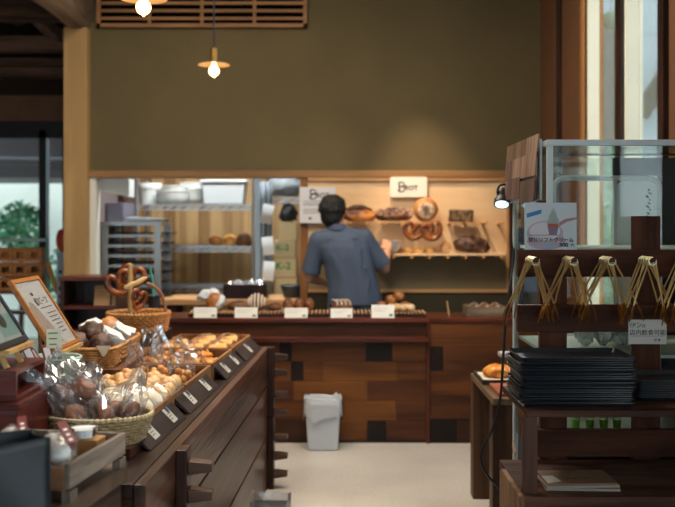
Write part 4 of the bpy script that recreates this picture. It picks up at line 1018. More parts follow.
# its cable
pts = [P(a,b,y) for a,b,y in ((513,196,3.97),(514.5,225,3.98),(513,262,3.95),(508,300,3.9),(505,330,3.88),(503,362,3.88),(500,400,3.88),(492,430,3.88),(483,447,3.88),(481,462,3.88),(488,476,3.88),(499,488,3.88),(506,500,3.88),(508,520,3.86))]
pts.append(Vector((pts[-1].x+.01, 3.88, .008))); pts.append(Vector((pts[-1].x+.05, 4.1, .008)))
tag(MB().tube(catmull(pts,6), .0055, 8).build('power_cable', BLACK, smooth=True), 'thin black cable hanging in a loop from the spot lamp to the floor', 'cable')
# ---- rack of rails with tongs
RKX = wood('rack_wood_x', '26130b', '58301e', 'X', 11, .6, spec=.12)
RKZ = wood('rack_wood_z', '2a150c', '5e3421', 'Z', 11, .6, spec=.12)
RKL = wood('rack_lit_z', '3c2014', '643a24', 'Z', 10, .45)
RX0, RX1, RY = X_(517,3.18), 1.55, 3.18
t = thing('tong_rack', 'dark wooden rail rack with tong pegs and shelves in front of the display case', 'rack', ((RX0+RX1)/2, RY, 0)); hx = (RX1-RX0)/2; cx = (RX0+RX1)/2
for a, b in ((250,277),(305,332),(430,457)):
    xa = -hx if a < 400 else -hx+.03
    MB().box(xa, hx, -.018, .012, Z_(b,RY-.018), Z_(a,RY-.018)).build('rail', RKX, t, bevel=.002)
for (a, b, top) in ((541,568,250),(635,662,216),(735,762,250)):
    MB().box(X_(a,RY)-cx, X_(b,RY)-cx, .013, .045, 0, Z_(top,RY)).build('post', RKZ, t, bevel=.002)
pegs = [X_(px,3.12)-cx for px in (530,567,604,643.5,681)]
PZ = Z_(257.5, 3.08)
for x in pegs: MB().cyl((x,-.018,PZ-.012), (x,-.16,PZ-.006), .0085, n=10).build('peg', RKX, t, smooth=True)
SX0 = X_(527,2.75); SHZ = Z_(410.5,2.75)
SHW_ = wood('shelf_edge_wood', '2e1a12', '5a3a2a', 'X', 12, .6, spec=.15)
MB().box(SX0-cx, hx, 2.75-RY, -.02, SHZ-.02, SHZ).build('tray_shelf', SHW_, t, bevel=.002)
BZ = Z_(495,2.75)
MB().box(.545-cx, hx, 2.73-RY, -.02, BZ-.03, BZ).build('base_shelf', SHW_, t, bevel=.002)
MB().box(X_(523.5,2.75)-cx, X_(538,2.75)-cx, 2.755-RY, 2.785-RY, BZ, SHZ-.02).build('front_upright', RKL, t, bevel=.002)
MB().box(SX0-.01-cx, SX0+.012-cx, 2.762-RY, -.02, 0, BZ-.03).build('plinth_side', wood('plinth_rough','4a2e1c','8a6242','Y',12,.6), t, bevel=.003)
MB().box(.528-cx, .544-cx, 2.72-RY, -.15, 0, BZ+.004).build('plinth_outer', wood('plinth_rough2','5a3a24','8f6a48','Z',14,.65), t, bevel=.003)
MB().box(SX0-.012-cx, hx, 2.74-RY, 2.76-RY, 0, BZ-.03).build('plinth_front', RKX, t)
for sx in (.6,): MB().box(hx-.03, hx, 2.76-RY, -.02, BZ, SHZ-.02).build('side_upright', RKX, t)
# tongs
GOLD = plain('gold_tong', 'd9b474', .28, .9)
TIPM = plain('tong_tip_bronze', 'b07a34', .3, .9)
STL = plain('tong_spring', 'c9bd98', .3, .9)
NP = ['first','second','third','fourth','fifth']
def tong(label, loc, sa, sb, L, group, tw=0):
    t = thing('bread_tongs', label, 'tongs', loc, 0, group, rot=(0,tw,0))
    m = MB(); m.lathe([(.011,-.006),(.0125,-.006),(.0125,.006),(.011,.006),(.011,-.006)], (0,0,0), 16, (PI/2,0,0))
    m.hexa([(-.012,-.006,-.004),(.012,-.006,-.004),(.012,.006,-.004),(-.012,.006,-.004)], [(-.006,-.006,.018),(.006,-.006,.018),(.006,.006,.018),(-.006,.006,.018)]) if 0 else None
    m.tube([(-.013,0,-.008),(-.011,0,.006),(0,0,.0135),(.011,0,.006),(.013,0,-.008)], .0055, 6, flat=.5); m.build('spring_bow', STL, t, smooth=True)
    for s, sp in ((-1,sa),(1,sb)):
        p = [(s*.012,0,-.006),(s*(.012+sp*.33),0,-.28*L),(s*(.013+sp*.66),0,-.55*L),(s*(.012+sp*.86),.0,-.72*L)]
        m = MB(); m.tube(catmull(p,4), .0030, 6); a = m.build('arm', GOLD, t, smooth=True)
        q = [p[-1],(s*(.012+sp*.96),0,-.81*L),(s*(.012+sp*1.05),0,-.9*L),(s*(.012+sp*1.12),0,-L)]
        m = MB(); m.tube(catmull(q,3), [.0034,.0046,.0054,.006,.006,.0058,.0054,.0048,.004,.003], 8, flat=.5); m.build('tip', TIPM, t, smooth=True)
    return t
q = random.Random(8)
spr = [[(.075,.035),(.060,.062),(.045,.028),(.066,.050),(.052,.042)], [(.088,.030),(.066,.064),(.044,.044),(.074,.052),(.055,.036)], [(.084,.072),(.058,.034),(.070,.050),(.048,.060),(.078,.042)], [(.050,.028),(.066,.040),(.040,.062),(.06,.078),(.046,.050)], [(.04,.05),(.066,.035),(.054,.065),(.048,.042),(.06,.057)]]
pw = ['leftmost rack peg','second rack peg from the left','middle rack peg','fourth rack peg from the left','rightmost rack peg']
for i, x in enumerate(pegs):
    for j, (a, b) in enumerate(spr[i]):
        wd = ['frontmost','second from the front','middle one','fourth from the front','rearmost'][j]
        tong('gold tongs, %s on the %s' % (wd, pw[i]), (cx+x, RY-.146+.0245*j, PZ-.0115), a*1.05, b*1.05, q.uniform(.186,.212), 'bread tongs on the rack pegs', q.uniform(-.05,.05))
# trays: one copied instance per tray
TRAYM = plain('navy_tray', '1b1d23', .32, spec=.6)
def tray_mb():
    m = MB(); w, d, h = .164, .100, .013
    def ring(k, z): return [Vector((x*(w+k), y*(d+k), z)) for x, y in rrc]
    rrc = []
    for cx_, cy_, a0 in ((.9,.87,0),(-.9,.87,90),(-.9,-.87,180),(.9,-.87,270)):
        for j in range(4): a = rad(a0+30*j); rrc.append((cx_+.1*math.cos(a), cy_+.13*math.sin(a)))
    P_ = [(0,0),(.007,h),(.0085,h),(.0095,h-.0022),(-.0015,-.002)]
    rings = [[m.bm.verts.new(v) for v in ring(k, z)] for k, z in P_]
    n = len(rings[0]); m.bm.faces.new(rings[0]); m.bm.faces.new(rings[-1][::-1])
    for A, B in zip(rings, rings[1:]):
        for k in range(n): m.bm.faces.new((A[k], A[(k+1) % n], B[(k+1) % n], B[k]))
    return m
tcx, tcy = (X_(516.5,2.8)+X_(634,2.8))/2+.006, 2.89
ords = 'top second third fourth fifth sixth seventh eighth ninth tenth eleventh twelfth thirteenth fourteenth fifteenth sixteenth seventeenth eighteenth nineteenth twentieth twenty-first twenty-second bottom'.split()
proto = None; q = random.Random(5); NT = 21
for k in range(NT):
    z = SHZ+.003+(NT-1-k)*.0067
    lb = ('%s dark tray of the tall tray stack on the rack shelf' % ords[k if k < NT-1 else -1]) if k in (0, NT-1) else '%s dark tray from the top of the tall stack on the rack shelf' % ords[k]
    loc = (tcx+q.uniform(-.006,.006), tcy+q.uniform(-.006,.006), z); rot = (0,0,q.uniform(-.012,.012))
    if proto is None: proto = tag(tray_mb().build('serving_tray', TRAYM, loc=loc, rot=rot, smooth=True, ang=30), lb, 'tray', 'dark trays in the tall stack')
    else: dup(proto, lb, loc, rot)
for k in range(8):
    dup(proto, '%s dark tray of the low stack at the right end of the rack shelf' % (ords[k] if k < 7 else 'bottom'), (X_(638,2.85)+.18, 2.99, SHZ+.003+(7-k)*.0068), (0,0,q.uniform(-.01,.01)), group='dark trays in the low stack')
# booklets on base shelf
t = thing('paper_booklet', 'kraft paper booklet with a painted sun patch lying on the base shelf of the rack', 'booklet', (X_(577,2.85), 2.86, BZ+.018), .03, None)
MB().box(-.105, .105, -.075, .075, 0, .006).build('cover', plain('kraft_cover','6e5038',.7), t)
m = MB(); m.hexa([(-.105,-.07,.0062),(-.06,-.05,.0062),(-.07,.01,.0062),(-.105,.01,.0062)], [(-.105,-.07,.007),(-.06,-.05,.007),(-.07,.01,.007),(-.105,.01,.007)]); 
m.build('sun_patch', plain('sun_patch_pale','9c978f',.7), t)  # sun patch painted as a pale sheet on the cover
m = MB()
for k in range(5): m.obox((-.03+.018*k, -.02, .0066), (.009,.004+.004*(k % 2),.0008), (0,0,.5*(k % 3)))
m.build('printed_mark', INK, t)
for k in range(2):
    tag(MB().box(-.105, .115-.0*k, -.078, .07, 0, .007).build('paper_booklet', plain('booklet_pale','857a6c',.7), loc=(X_(577,2.85)+.006*(k-1), 2.865, BZ+.001+.0085*(1-k)), rot=(0,0,.06-.1*k)), ['pale booklet directly under the kraft one on the rack base shelf','pale booklet lowest in the pile on the rack base shelf'][k], 'booklet', 'booklets on the rack base shelf')
# white handwritten card on rail 2
t = thing('handwritten_card', 'white handwritten card fixed on the second rail of the rack', 'sign', (X_(648,3.155), 3.159, Z_(332,3.155)), 0)
w, h = 38/297/2, 24.5/297/2
MB().box(-w, w, -.0, .0025, -h, h).build('card', plain('card_paper','c4bdb2',.7), t)
text('ｲPンn', .022, INK, t, (-w*.55, -.001, h*.52), name='lettering', bold=.005)
text('店内飲食可能', .0205, INK, t, (-.0, -.001, -h*.08), name='lettering', bold=.005)
text('です', .013, INK, t, (w*.5, -.001, -h*.7), name='lettering')
m = MB(); m.box(-w*.9, w*.9, -.001, 0, -h*.36, -h*.33); m.build('underline', plain('red_pencil','8a4038',.7), t)
# poster on rail 1
t = thing('menu_poster', 'square soft-serve poster leaning on the top rail of the rack', 'poster', (X_(551,3.17), 3.172, Z_(250,3.162)+.001), 0, None, rot=(-.03,0,0))
W_ = 52/296; hw_ = W_/2; H_ = 47/296
MB().box(-hw_, hw_, 0, .004, 0, H_).build('sheet', plain('poster_white','b9bcbd',.6), t)
def disc(m, cx_, cz_, rx, rz, y, a0=0, a1=360, n=28, inner=0):
    o_ = [m.bm.verts.new((cx_+rx*math.cos(rad(a0+(a1-a0)*k/n)), y, cz_+rz*math.sin(rad(a0+(a1-a0)*k/n)))) for k in range(n+(0 if a1-a0 == 360 else 1))]
    m.bm.faces.new(o_).material_index = m.mi
m = MB(); disc(m, -.02, .055, .062, .042, -.0006); disc(m, -.015, .028, .066, .028, -.0005, n=24); m.build('bowl_picture', plain('mauve_bowl','a8949a',.7), t)
m = MB(); disc(m, -.02, .062, .052, .031, -.0012); m.build('broth_picture', plain('pale_broth','c4babc',.7), t)
m = MB(); m.prism([(.02,.074),(.055,.094),(hw_,.103),(hw_,.110),(.05,.104),(.016,.086)], -.0018, -.0006); m.build('spoon_picture', plain('dusty_pink','9c7070',.7), t)
m = MB()
for (a, b, r) in ((0,.088,.021),(.001,.1,.019),(-.001,.111,.015),(.001,.121,.011),(0,.13,.007),(0,.138,.003)): disc(m, .008+a, b, r, r*.6, -.0022-.0001*r)
m.build('cream_picture', plain('cream_swirl','989f96',.7), t)
m = MB(); m.prism([(-.011,.076),(.026,.076),(.024,.088),(-.009,.088)], -.0028, -.002); m.build('cone_collar', plain('orange_wrap','a0503a',.7), t)
m = MB(); m.prism([(-.006,.05),(.02,.05),(.025,.076),(-.010,.076)], -.0026, -.002); m.build('cone_picture', plain('plum_wrap','7a6276',.7), t)
m = MB(); m.prism([(-hw_+.008,.108),(-.032,.122),(-.03,.136),(-hw_+.006,.122)], -.0012, -.0004); m.build('blue_ribbon', plain('ribbon_blue','2f6da0',.7), t)
text('甘酒ソフトクリーム', .0175, INK, t, (-.0, -.0035, .032), sx=.98, bold=.02)
text('500', .0185, INK, t, (.043, -.0035, .0155), sx=1.1, bold=.025); text('円', .011, INK, t, (.072, -.0035, .0145))
m = MB(); disc(m, -.006, .012, .014, .008, -.003); m.build('blue_badge', plain('badge_blue','7f9db2',.7), t)
m = MB()
for k in range(16): m.box(-.07+.006*k, -.066+.006*k, -.0032, -.002, .0475, .0505)
m.build('caption_line', plain('faint_ink2','6a6468',.8), t)
# small tag hanging at the low left of the rack
t = tag(MB().obox((0,0,0), (.004,.05,.022), (.5,0,0)).build('paper_tag', plain('tag_beige','a08a72',.7), loc=(X_(514,3.0), 3.0, Z_(449,3.0))), 'small beige paper tag at the left side of the rack below the trays', 'tag')
# ================================================================== left: plank cabinet and all the bread on it
SL = .0454; CA = -math.atan(SL); CTZ = .79
def EX(Y): return -.574+(Y-2.95)*.0608
def cab(Y, u, z=CTZ): return Vector((EX(Y)-u, Y, z))
OAKY = wood('old_plank_y', '25140d', '573627', 'Y', 12, .33, .06, .45, spec=.45)
OAKD = wood('old_plank_dark', '180e0a', '33201a', 'Y', 9, .36, .07, .3)
Yn, Yf = 2.53, 5.35; Lc = (Yf-Yn)/math.cos(CA)
t = thing('plank_cabinet', 'long dark plank-sided cabinet along the left of the aisle carrying the bread', 'cabinet', (-.518, Yn, 0), CA)
CC = -math.atan(.0608)
zs_ = [(.0,.295),(.303,.572),(.580,CTZ-.0)]
for i, (a, b) in enumerate(zs_): MB().box(-.035, 0, 0, Lc, a, b).build('front_plank', OAKY if i != 1 else wood('old_plank_mid','28160e','5c3929','Y',9,.34,.07,.35), t, bevel=.004)
MB().box(-.9, -.036, .005, Lc, CTZ-.04, CTZ).build('worktop', OAKD, t, bevel=.003)
MB().box(-.9, -.036, Lc-.03, Lc-.001, 0, CTZ-.041).build('far_end', DWz, t); MB().box(-.9, -.036, .005, .035, 0, CTZ-.041).build('near_end', DWz, t)
MB().box(-.9, -.87, .04, Lc-.035, 0, CTZ-.041).build('back_board', DW, t)
for y, nm in ((.40,''),(Lc-.06,'')):
    for (a, b) in ((.0,.40),(.41,CTZ+.005)): MB().box(.001, .036, y-.035, y+.035, a, b).build('batten', DWz, t, bevel=.004)
    for py in (357,372.5,393.5,412,436,455,473):
        z = Z_(py, 5.3)
        m = MB(); m.hexa([(.037,y-.028,z-.022),(.037,y+.028,z-.022),(.037,y+.028,z+.022),(.037,y-.028,z+.022)], [(.112,y-.02,z-.013),(.112,y+.02,z-.013),(.112,y+.02,z+.015),(.112,y-.02,z+.015)])
        m.build('peg', wood('peg_wood','2e1c14','5a4032','X',14,.4), t, bevel=.004)
def cthing(name, label, cat, Y, u, z=CTZ+.001, group=None, da=0): return thing(name, label, cat, cab(Y, u, z), CC+da, group)
# crates in a row along the front edge
CRW = wood('crate_inner', '5a3a22', '96683f', 'Y', 10, .55)
def crate(label, Y0, Y1, u0, w, h=.075):
    L = (Y1-Y0)/2; t = cthing('bread_crate', label, 'crate', (Y0+Y1)/2, u0+w/2, group='bread crates on the plank cabinet'); b = w/2
    MB().box(-b, b, -L, L, 0, .01).build('bottom', CRW, t)
    for s in (-1,1):
        MB().box(s*(b-.006)-.006, s*(b-.006)+.006, -L, L, .01, h).build('long_side', CRW, t, bevel=.002)
        MB().box(-b+.012, b-.012, s*(L-.006)-.006, s*(L-.006)+.006, .01, h).build('end_board', CRW, t, bevel=.002)
    return t
crate('first bread crate from the near end, holding the pale buns', 3.175, 3.64, .06, .30)
crate('second bread crate from the near end, with an empty front half', 3.67, 4.17, .06, .36)
crate('third bread crate from the near end, holding bagged cheese balls', 4.20, 4.70, .06, .345)
crate('farthest bread crate on the plank cabinet, holding wrapped toast', 4.73, 5.30, .06, .40)
# slanted dark label boards with price tags
LB = wood('label_board', '231b19', '3c302d', 'Y', 16, .5)
TAGC = plain('price_tag_paper', 'a9a49b', .7)
def label_board(label, Y0, Y1, ntags, tl):
    L = (Y1-Y0)/2; Yc = (Y0+Y1)/2
    t = thing('label_board', label, 'board', cab(Yc, .0, CTZ+.002), CC, 'slanted label boards along the cabinet edge')
    m = MB(); c, s = math.cos(rad(38)), math.sin(rad(38)); w = .072
    m.hexa([(0,-L,0),(0,L,0),(-.02*s,L,0.0),(-.02*s,-L,0.0)], [(-w*c,-L,w*s+.012),(-w*c,L,w*s+.012),(-w*c-.02*s,L,w*s),(-w*c-.02*s,-L,w*s)])
    m.build('board', LB, t, bevel=.002)
    n = Vector((s,0,c)); up = Vector((-w*c,0,w*s+.012)).normalized(); n = Vector((up.z,0,-up.x))
    for k in range(ntags):
        y = -L+2*L*(k+.5)/ntags
        m = MB(); b0 = up*.016+n*.0015; b1 = up*.076+n*.0015; hw_ = .032
        m.hexa([b0+Vector((0,y-hw_,0)), b0+Vector((0,y+hw_,0)), b0+n*.001+Vector((0,y+hw_,0)), b0+n*.001+Vector((0,y-hw_,0))], [b1+Vector((0,y-hw_,0)), b1+Vector((0,y+hw_,0)), b1+n*.001+Vector((0,y+hw_,0)), b1+n*.001+Vector((0,y-hw_,0))])
        tg = m.build('price_tag', TAGC, t)
        m = MB(); c1 = up*.068+n*.004; m.tube([c1+Vector((0,y+.008,0)), c1+n*.001+Vector((0,y+.008,0))], .013, 16); m.build('blue_spot', plain('tag_blue','2a3a4c',.5), tg)
        m = MB()
        for j in range(3):
            cc = up*(.052-.011*j)+n*.003; m.hexa([cc+Vector((0,y-.024,0)), cc+Vector((0,y+.02-.008*j,0)), cc+up*.003+Vector((0,y+.02-.008*j,0)), cc+up*.003+Vector((0,y-.024,0))], [cc+n*.0006+Vector((0,y-.024,0)), cc+n*.0006+Vector((0,y+.02-.008*j,0)), cc+n*.0006+up*.003+Vector((0,y+.02-.008*j,0)), cc+n*.0006+up*.003+Vector((0,y-.024,0))])
        m.build('written_line', plain('tag_ink','4c4a48',.8), tg)
    return t
label_board('nearest slanted label board with two tags below the oval basket', 2.90, 3.40, 2, 0)
label_board('second slanted label board from the near end, below the pale buns', 3.46, 4.03, 2, 0)
label_board('third slanted label board from the near end, with two tags', 4.22, 4.72, 2, 0)
label_board('farthest slanted label board, at the far cabinet end', 4.77, 5.28, 1, 0)
# ---- cellophane bag
def cello_mb(w, d, h, seed, fill=.45, flare=1.0, n=18, rows=9):
    m = MB(); q = random.Random(seed); R_ = []
    for j in range(rows+1):
        v = j/rows; z = h*v
        if v < fill: kx = .55+.45*math.sin(PI/2*min(1, v/fill*1.6)); ky = kx
        else: e = (v-fill)/(1-fill); kx = 1-.25*math.sin(e*PI)*1+.0; kx = 1-.35*math.sin(min(1,e*1.6)*PI/2)+(.3*flare*max(0,e-.45)); ky = (1-e)**1.2*.9+.05
        ring = []
        for i in range(n):
            a = 2*PI*i/n; nz = noise.noise(Vector((math.cos(a)*2.2, math.sin(a)*2.2, v*5+seed*3.1)))
            pl_ = math.sin(a*7+seed*2+3*nz)*(.03+.20*max(0,v-fill)); g = 1+.16*nz+.05*q.uniform(-1,1)+pl_
            ring.append(m.bm.verts.new((w/2*kx*g*math.cos(a), d/2*ky*g*math.sin(a)+(.07*h*nz+.012*math.sin(a*5+seed) if v > fill else 0)+.02*q.uniform(-1,1)*d, z+.02*h*(nz if j == rows else 0))))
        R_.append(ring)
    for A, B in zip(R_, R_[1:]):
        for k in range(n): m.bm.faces.new((A[k], A[(k+1) % n], B[(k+1) % n], B[k]))
    m.bm.faces.new(R_[0][::-1])
    return m
def bagged(name, label, loc, rot, w, d, h, seed, crust, group, fill=.45, bread_r=None, cat='bread', nball=1):
    t = thing(name, label, cat, loc, 0, group, rot=rot)
    cello_mb(w, d, h, seed, fill).build('cellophane_bag', CELLO, t)
    m = MB(); br = bread_r or (w*.33, d*.33, h*fill*.36)
    if nball == 1: m.ball((0,0,h*fill*.5), br, 3, (.4*math.sin(seed),.4*math.cos(seed),seed), .38, 2.0, seed)
    else:
        q = random.Random(seed)
        for k in range(nball): m.ball((w*.24*math.cos(k*2.4)*(1 if k else 0), d*.22*math.sin(k*2.4)*(1 if k else 0), h*.07+h*fill*.8*k/nball), (w*.15,w*.15,w*.13), 2, (0,0,k), .15, 2.2, seed+k)
    m.build('bread', crust, t, smooth=True, ang=180)
    return t
BRN = bread('brown_cookie', '55290f', '9a5c36', 12, .5, .2)
# ---- wicker
def wicker(m, rx, ry, z0, h, rows, r, stakes, flare=0, sq=1.0, c=(0,0), n=None):
    n = n or stakes*4
    for j in range(rows):
        v = j/(rows-1); z = z0+h*v; k = 1+flare*v
        pts = []
        for i in range(n):
            a = 2*PI*i/n; ca, sa = math.cos(a), math.sin(a)
            wv = r*.9*math.sin(stakes*a/1+PI*(j % 2))
            x = math.copysign(abs(ca)**sq, ca)*(rx*k+wv); y = math.copysign(abs(sa)**sq, sa)*(ry*k+wv)
            pts.append((c[0]+x, c[1]+y, z))
        m.tube(pts, r, 5, closed=True)
def stakes_(m, rx, ry, z0, h, n, r, flare=0, sq=1.0):
    for i in range(n):
        a = 2*PI*(i+.5)/n; ca, sa = math.cos(a), math.sin(a)
        x, y = math.copysign(abs(ca)**sq, ca), math.copysign(abs(sa)**sq, sa)
        m.tube([(x*rx, y*ry, z0), (x*rx*(1+flare), y*ry*(1+flare), z0+h)], r, 5)
def basket_floor(m, rx, ry, z, sq=1.0, n=40):
    vs = []
    for zz_ in (z, z+.006):
        vs.append([m.bm.verts.new((math.copysign(abs(math.cos(2*PI*i/n))**sq, math.cos(2*PI*i/n))*rx, math.copysign(abs(math.sin(2*PI*i/n))**sq, math.sin(2*PI*i/n))*ry, zz_)) for i in range(n)])
    m.bm.faces.new(vs[0][::-1]); m.bm.faces.new(vs[1])
    for k in range(n): m.bm.faces.new((vs[0][k], vs[0][(k+1) % n], vs[1][(k+1) % n], vs[1][k]))
# oval basket of brown bagged pastries
PALEW = plain('pale_straw', 'a08660', .6, var=.3, vscale=60)
OB = cab(2.91, .165, CTZ+.033)
tag(MB().box(-.15,.13,-.10,.10,0,.0305).build('riser_block', DWy, loc=cab(2.91,.165,CTZ+.001), rot=(0,0,CC), bevel=.003), 'low dark wooden block under the oval basket', 'block')
t = thing('oval_basket', 'shallow oval straw basket heaped with brown bagged pastries', 'basket', OB, CC)
m = MB(); basket_floor(m, .135, .10, 0); wicker(m, .14, .105, .012, .066, 8, .0052, 26, .16); stakes_(m, .138, .103, .004, .076, 26, .003, .16); m.build('woven_body', PALEW, t, smooth=True)
m = MB()
for i in range(60):
    a = 2*PI*i/60
    m.ball((.165*math.cos(a), .124*math.sin(a), .084), (.0125,.0075,.008), 1, (.0,0,a+PI/2+.5))
m.build('rim', plain('rim_straw', 'b9a37a', .6, var=.2, vscale=60), t, smooth=True)
spots = []
q = random.Random(21)
pos = [(-.10,-.05,0),(-.03,-.055,0),(.045,-.055,0),(.10,-.03,0),(-.11,.02,0),(-.045,.01,0),(.025,.01,0),(.09,.03,0),(-.07,.07,0),(.0,.07,0),(.06,.075,0),(-.08,-.02,.085),(-.01,-.02,.085),(.055,.0,.085),(-.04,.05,.095),(.03,.055,.10)]
wh = ['nearest left','nearest, second from left','nearest, third from left','nearest right','middle row far left','middle row, second from left','middle row, third from left','middle row far right','back row left','back row centre','back row right','upper layer front left','upper layer front centre','upper layer front right','upper layer back left','upper layer back right']
for i, (x, y, dz) in enumerate(pos):
    p = OB+Vector((x*.9+.01 if y < 0 else x*.75-.05, y*.9-.01, .055+dz*.8)); lean = 0
    yaw = (2.3,2.8,1.9,.9,3.4,2.6,2.0,.4,3.0,2.2,1.5,2.9,2.4,1.8,3.1,2.1)[i]; tl = q.uniform(.55,1.0) if i < 11 else q.uniform(.75,1.2)
    tilt = Matrix.Rotation(yaw+.5, 4, 'Z') @ Matrix.Rotation(tl, 4, 'Y') @ Matrix.Rotation(q.uniform(0,6.28), 4, 'Z')
    bagged('bagged_pastry', 'brown pastry in a clear bag in the oval basket, %s' % wh[i], p, tilt.to_euler(), .085, .065, q.uniform(.17,.22), i+1, BRN, 'bagged pastries in the oval basket', .5)
# pale buns and golden braids in crate 1
for i, (Y, u, lb) in enumerate(((3.245,.15,'pale oval bun at the near right of the first crate'),(3.28,.24,'pale oval bun at the near left of the first crate'),(3.345,.14,'pale oval bun right of the row in the first crate'),(3.365,.25,'pale oval bun behind the near left one in the first crate'))):
    t = cthing('wrapped_bun', lb, 'bread', Y, u, CTZ+.013, 'pale wrapped buns in the first crate', -.5)
    m = MB(); m.ball((0,0,.052), (.085,.05,.052), 3, amp=.05, seed=i); m.build('bun', CR_WT, t, smooth=True, ang=180)
    m = MB(); m.ball((0,0,.055), (.093,.056,.056), 3, amp=.13, freq=3, seed=i+5, flatten=.93); m.build('wrapping', CELLO, t)
GLD = bread('golden_braid', 'b8793a', 'e6c189', 9, .35, .15)
k = 0
rows_ = ['near','second','third','far']
for r_, Y in enumerate((3.43,3.48,3.53,3.58)):
    for c_, u in enumerate((.115,.185,.255,.32)):
        if (r_, c_) == (0, 3): continue
        t = cthing('braided_bun', 'golden wrapped braided bun in the first crate, %s row and %s column' % (rows_[r_], ['rightmost','second from right','third from right','leftmost'][c_]), 'bread', Y+.012*(c_ % 2), u, CTZ+.013, 'golden braided buns in the first crate', .3*((k*7) % 5-2))
        m = MB()
        for j in range(3): m.ball((.0+.026*(j-1), .014*(-1)**j, .062+.012*(c_ % 3)+.006*r_), (.027,.031,.034), 2, (.2,0,.6*(-1)**j), .12, 3, k+j)
        m.ball((0,0,.032), (.042,.03,.032), 2)
        m.build('braid', GLD, t, smooth=True, ang=180)
        m = MB(); m.ball((0,0,.055), (.06,.044,.055), 2, amp=.2, freq=4, seed=k, flatten=.98); m.build('wrapping', CELLO, t); k += 1
# cheese balls in tall cellophane bags in crates 2 (far half) and 3
CBAL = bread('cheese_ball', 'd88a30', 'f6c878', 16, .4, .25)
k = 0
for (Y, u, h, lb) in ((4.02,.15,.14,'right of the front row'),(4.02,.25,.17,'middle of the front row'),(4.03,.35,.19,'left of the front row'),(4.27,.15,.13,'right of the second row'),(4.28,.25,.17,'middle of the second row'),(4.29,.36,.21,'left of the second row'),(4.42,.20,.13,'right of the back row'),(4.43,.33,.21,'left of the back row')):
    bagged('bagged_cheese_balls', 'clear bag of orange cheese balls on the plank cabinet, %s' % lb, cab(Y,u,CTZ+.013), Euler((-.2+.08*(k % 3), -.15+.12*(k % 4), 1.2*k)), .115, .095, h, k+31, CBAL, 'bagged cheese balls', .5 if h < .18 else .38, nball=8); k += 1
FLATB = bread('flat_orange', 'b9611e', 'e39a45', 14, .4, .25)
for i, (Y, u) in enumerate(((4.55,.14),(4.56,.24),(4.62,.19),(4.56,.34),(4.63,.30))):
    t = cthing('flat_bread', 'flat orange bread in the third crate, %s' % ['rightmost','second from right','lying across the two rightmost','leftmost','between the middle and leftmost'][i], 'bread', Y, u, CTZ+.013+.026*(i in (2,4)), 'flat orange breads in the third crate', .5*i)
    m = MB(); m.ball((0,0,.016), (.06,.036,.018), 3, (0,.1,0), .18, 2.5, i+2, .8); m.build('crust', FLATB, t, smooth=True, ang=180)
    m = MB()
    for j in range(3): m.tube([(-.03+.03*j-.012,-.02,.031),(-.03+.03*j,.0,.037),(-.03+.03*j+.012,.02,.031)], .004, 5)
    m.build('cheese_strip', CBAL, t, smooth=True)
TOAST = bread('toast', 'c9822f', 'eab66a', 12, .45, .2)
for i, (Y, u) in enumerate(((4.84,.16),(4.84,.28),(4.84,.40),(5.0,.16),(5.0,.28),(5.0,.40),(5.16,.16),(5.16,.28))):
    t = cthing('wrapped_toast', 'pair of toast slices in a clear wrapper in the farthest crate, %s row and %s' % (['near','middle','far'][i//3], ['right','centre','left'][i % 3]), 'bread', Y, u, CTZ+.013, 'wrapped toast in the farthest crate')
    for s in (0,1):
        m = MB(); m.obox((0, .0, .022+.026*s), (.095,.105,.022), (.12,-.08*s,.1*s)); m.build('toast_slice', TOAST, t, bevel=.008)
    m = MB(); m.ball((0,0,.042), (.068,.072,.044), 2, amp=.22, freq=3, seed=i+3, flatten=.9); m.build('wrapping', CELLO, t)
# ---- boxes behind, carrying baskets and frames
def wbox(name, label, x0, x1, y0, y1, z0, z1, mm=RED, openside=False):
    t = thing(name, label, 'box', ((x0+x1)/2, (y0+y1)/2, z0), 0); a, b, h = (x1-x0)/2, (y1-y0)/2, z1-z0; e = .014
    MB().box(-a, a, -b, b, h-e, h).build('top_board', mm, t, bevel=.0015); MB().box(-a, a, -b, b, 0, e).build('bottom_board', mm, t, bevel=.0015)
    MB().box(-a, a, -b, -b+e, e, h-e).build('near_board', mm, t); MB().box(-a, a, b-e, b, e, h-e).build('far_board', mm, t)
    MB().box(-a, -a+e, -b+e, b-e, e, h-e).build('end_board', mm, t)
    if not openside: MB().box(a-e, a, -b+e, b-e, e, h-e).build('end_board', mm, t)
    return t
PZB = .905
RBX = wood('red_lacquer_wood', '35120d', '5e241a', 'X', 10, .3)
RBY = wood('red_lacquer_dark', '2a100c', '4a1f17', 'Y', 10, .3)
wbox('wooden_box', 'small red-brown box with an open end, on top of the larger box at left', -1.25, -.892, 2.60, 2.86, 1.002, 1.087, RBX, True)
wbox('wooden_box', 'larger red-brown box under the open-ended box at the left edge', -1.28, -.872, 2.56, 2.90, CTZ+.001, 1.001, RBX)
wbox('wooden_box', 'dark box under the pale green basket', -1.30, -.835, 2.93, 3.16, CTZ+.001, .965, RBY)
wbox('wooden_box', 'dark box under the easel of the amber frame', -1.30, -.943, 3.163, 3.62, CTZ+.001, .965, RBY)
wbox('wooden_box', 'brown box under the rectangular wicker basket of dark loaves', -1.28, -.90, 3.90, 4.62, CTZ+.001, .885, wood('brown_box','4a2c1c','74492c','Y',10,.45))
wbox('wooden_box', 'dark box under the round pretzel basket', -1.31, -.935, 4.80, 5.30, CTZ+.001, PZB-.001, DWy)
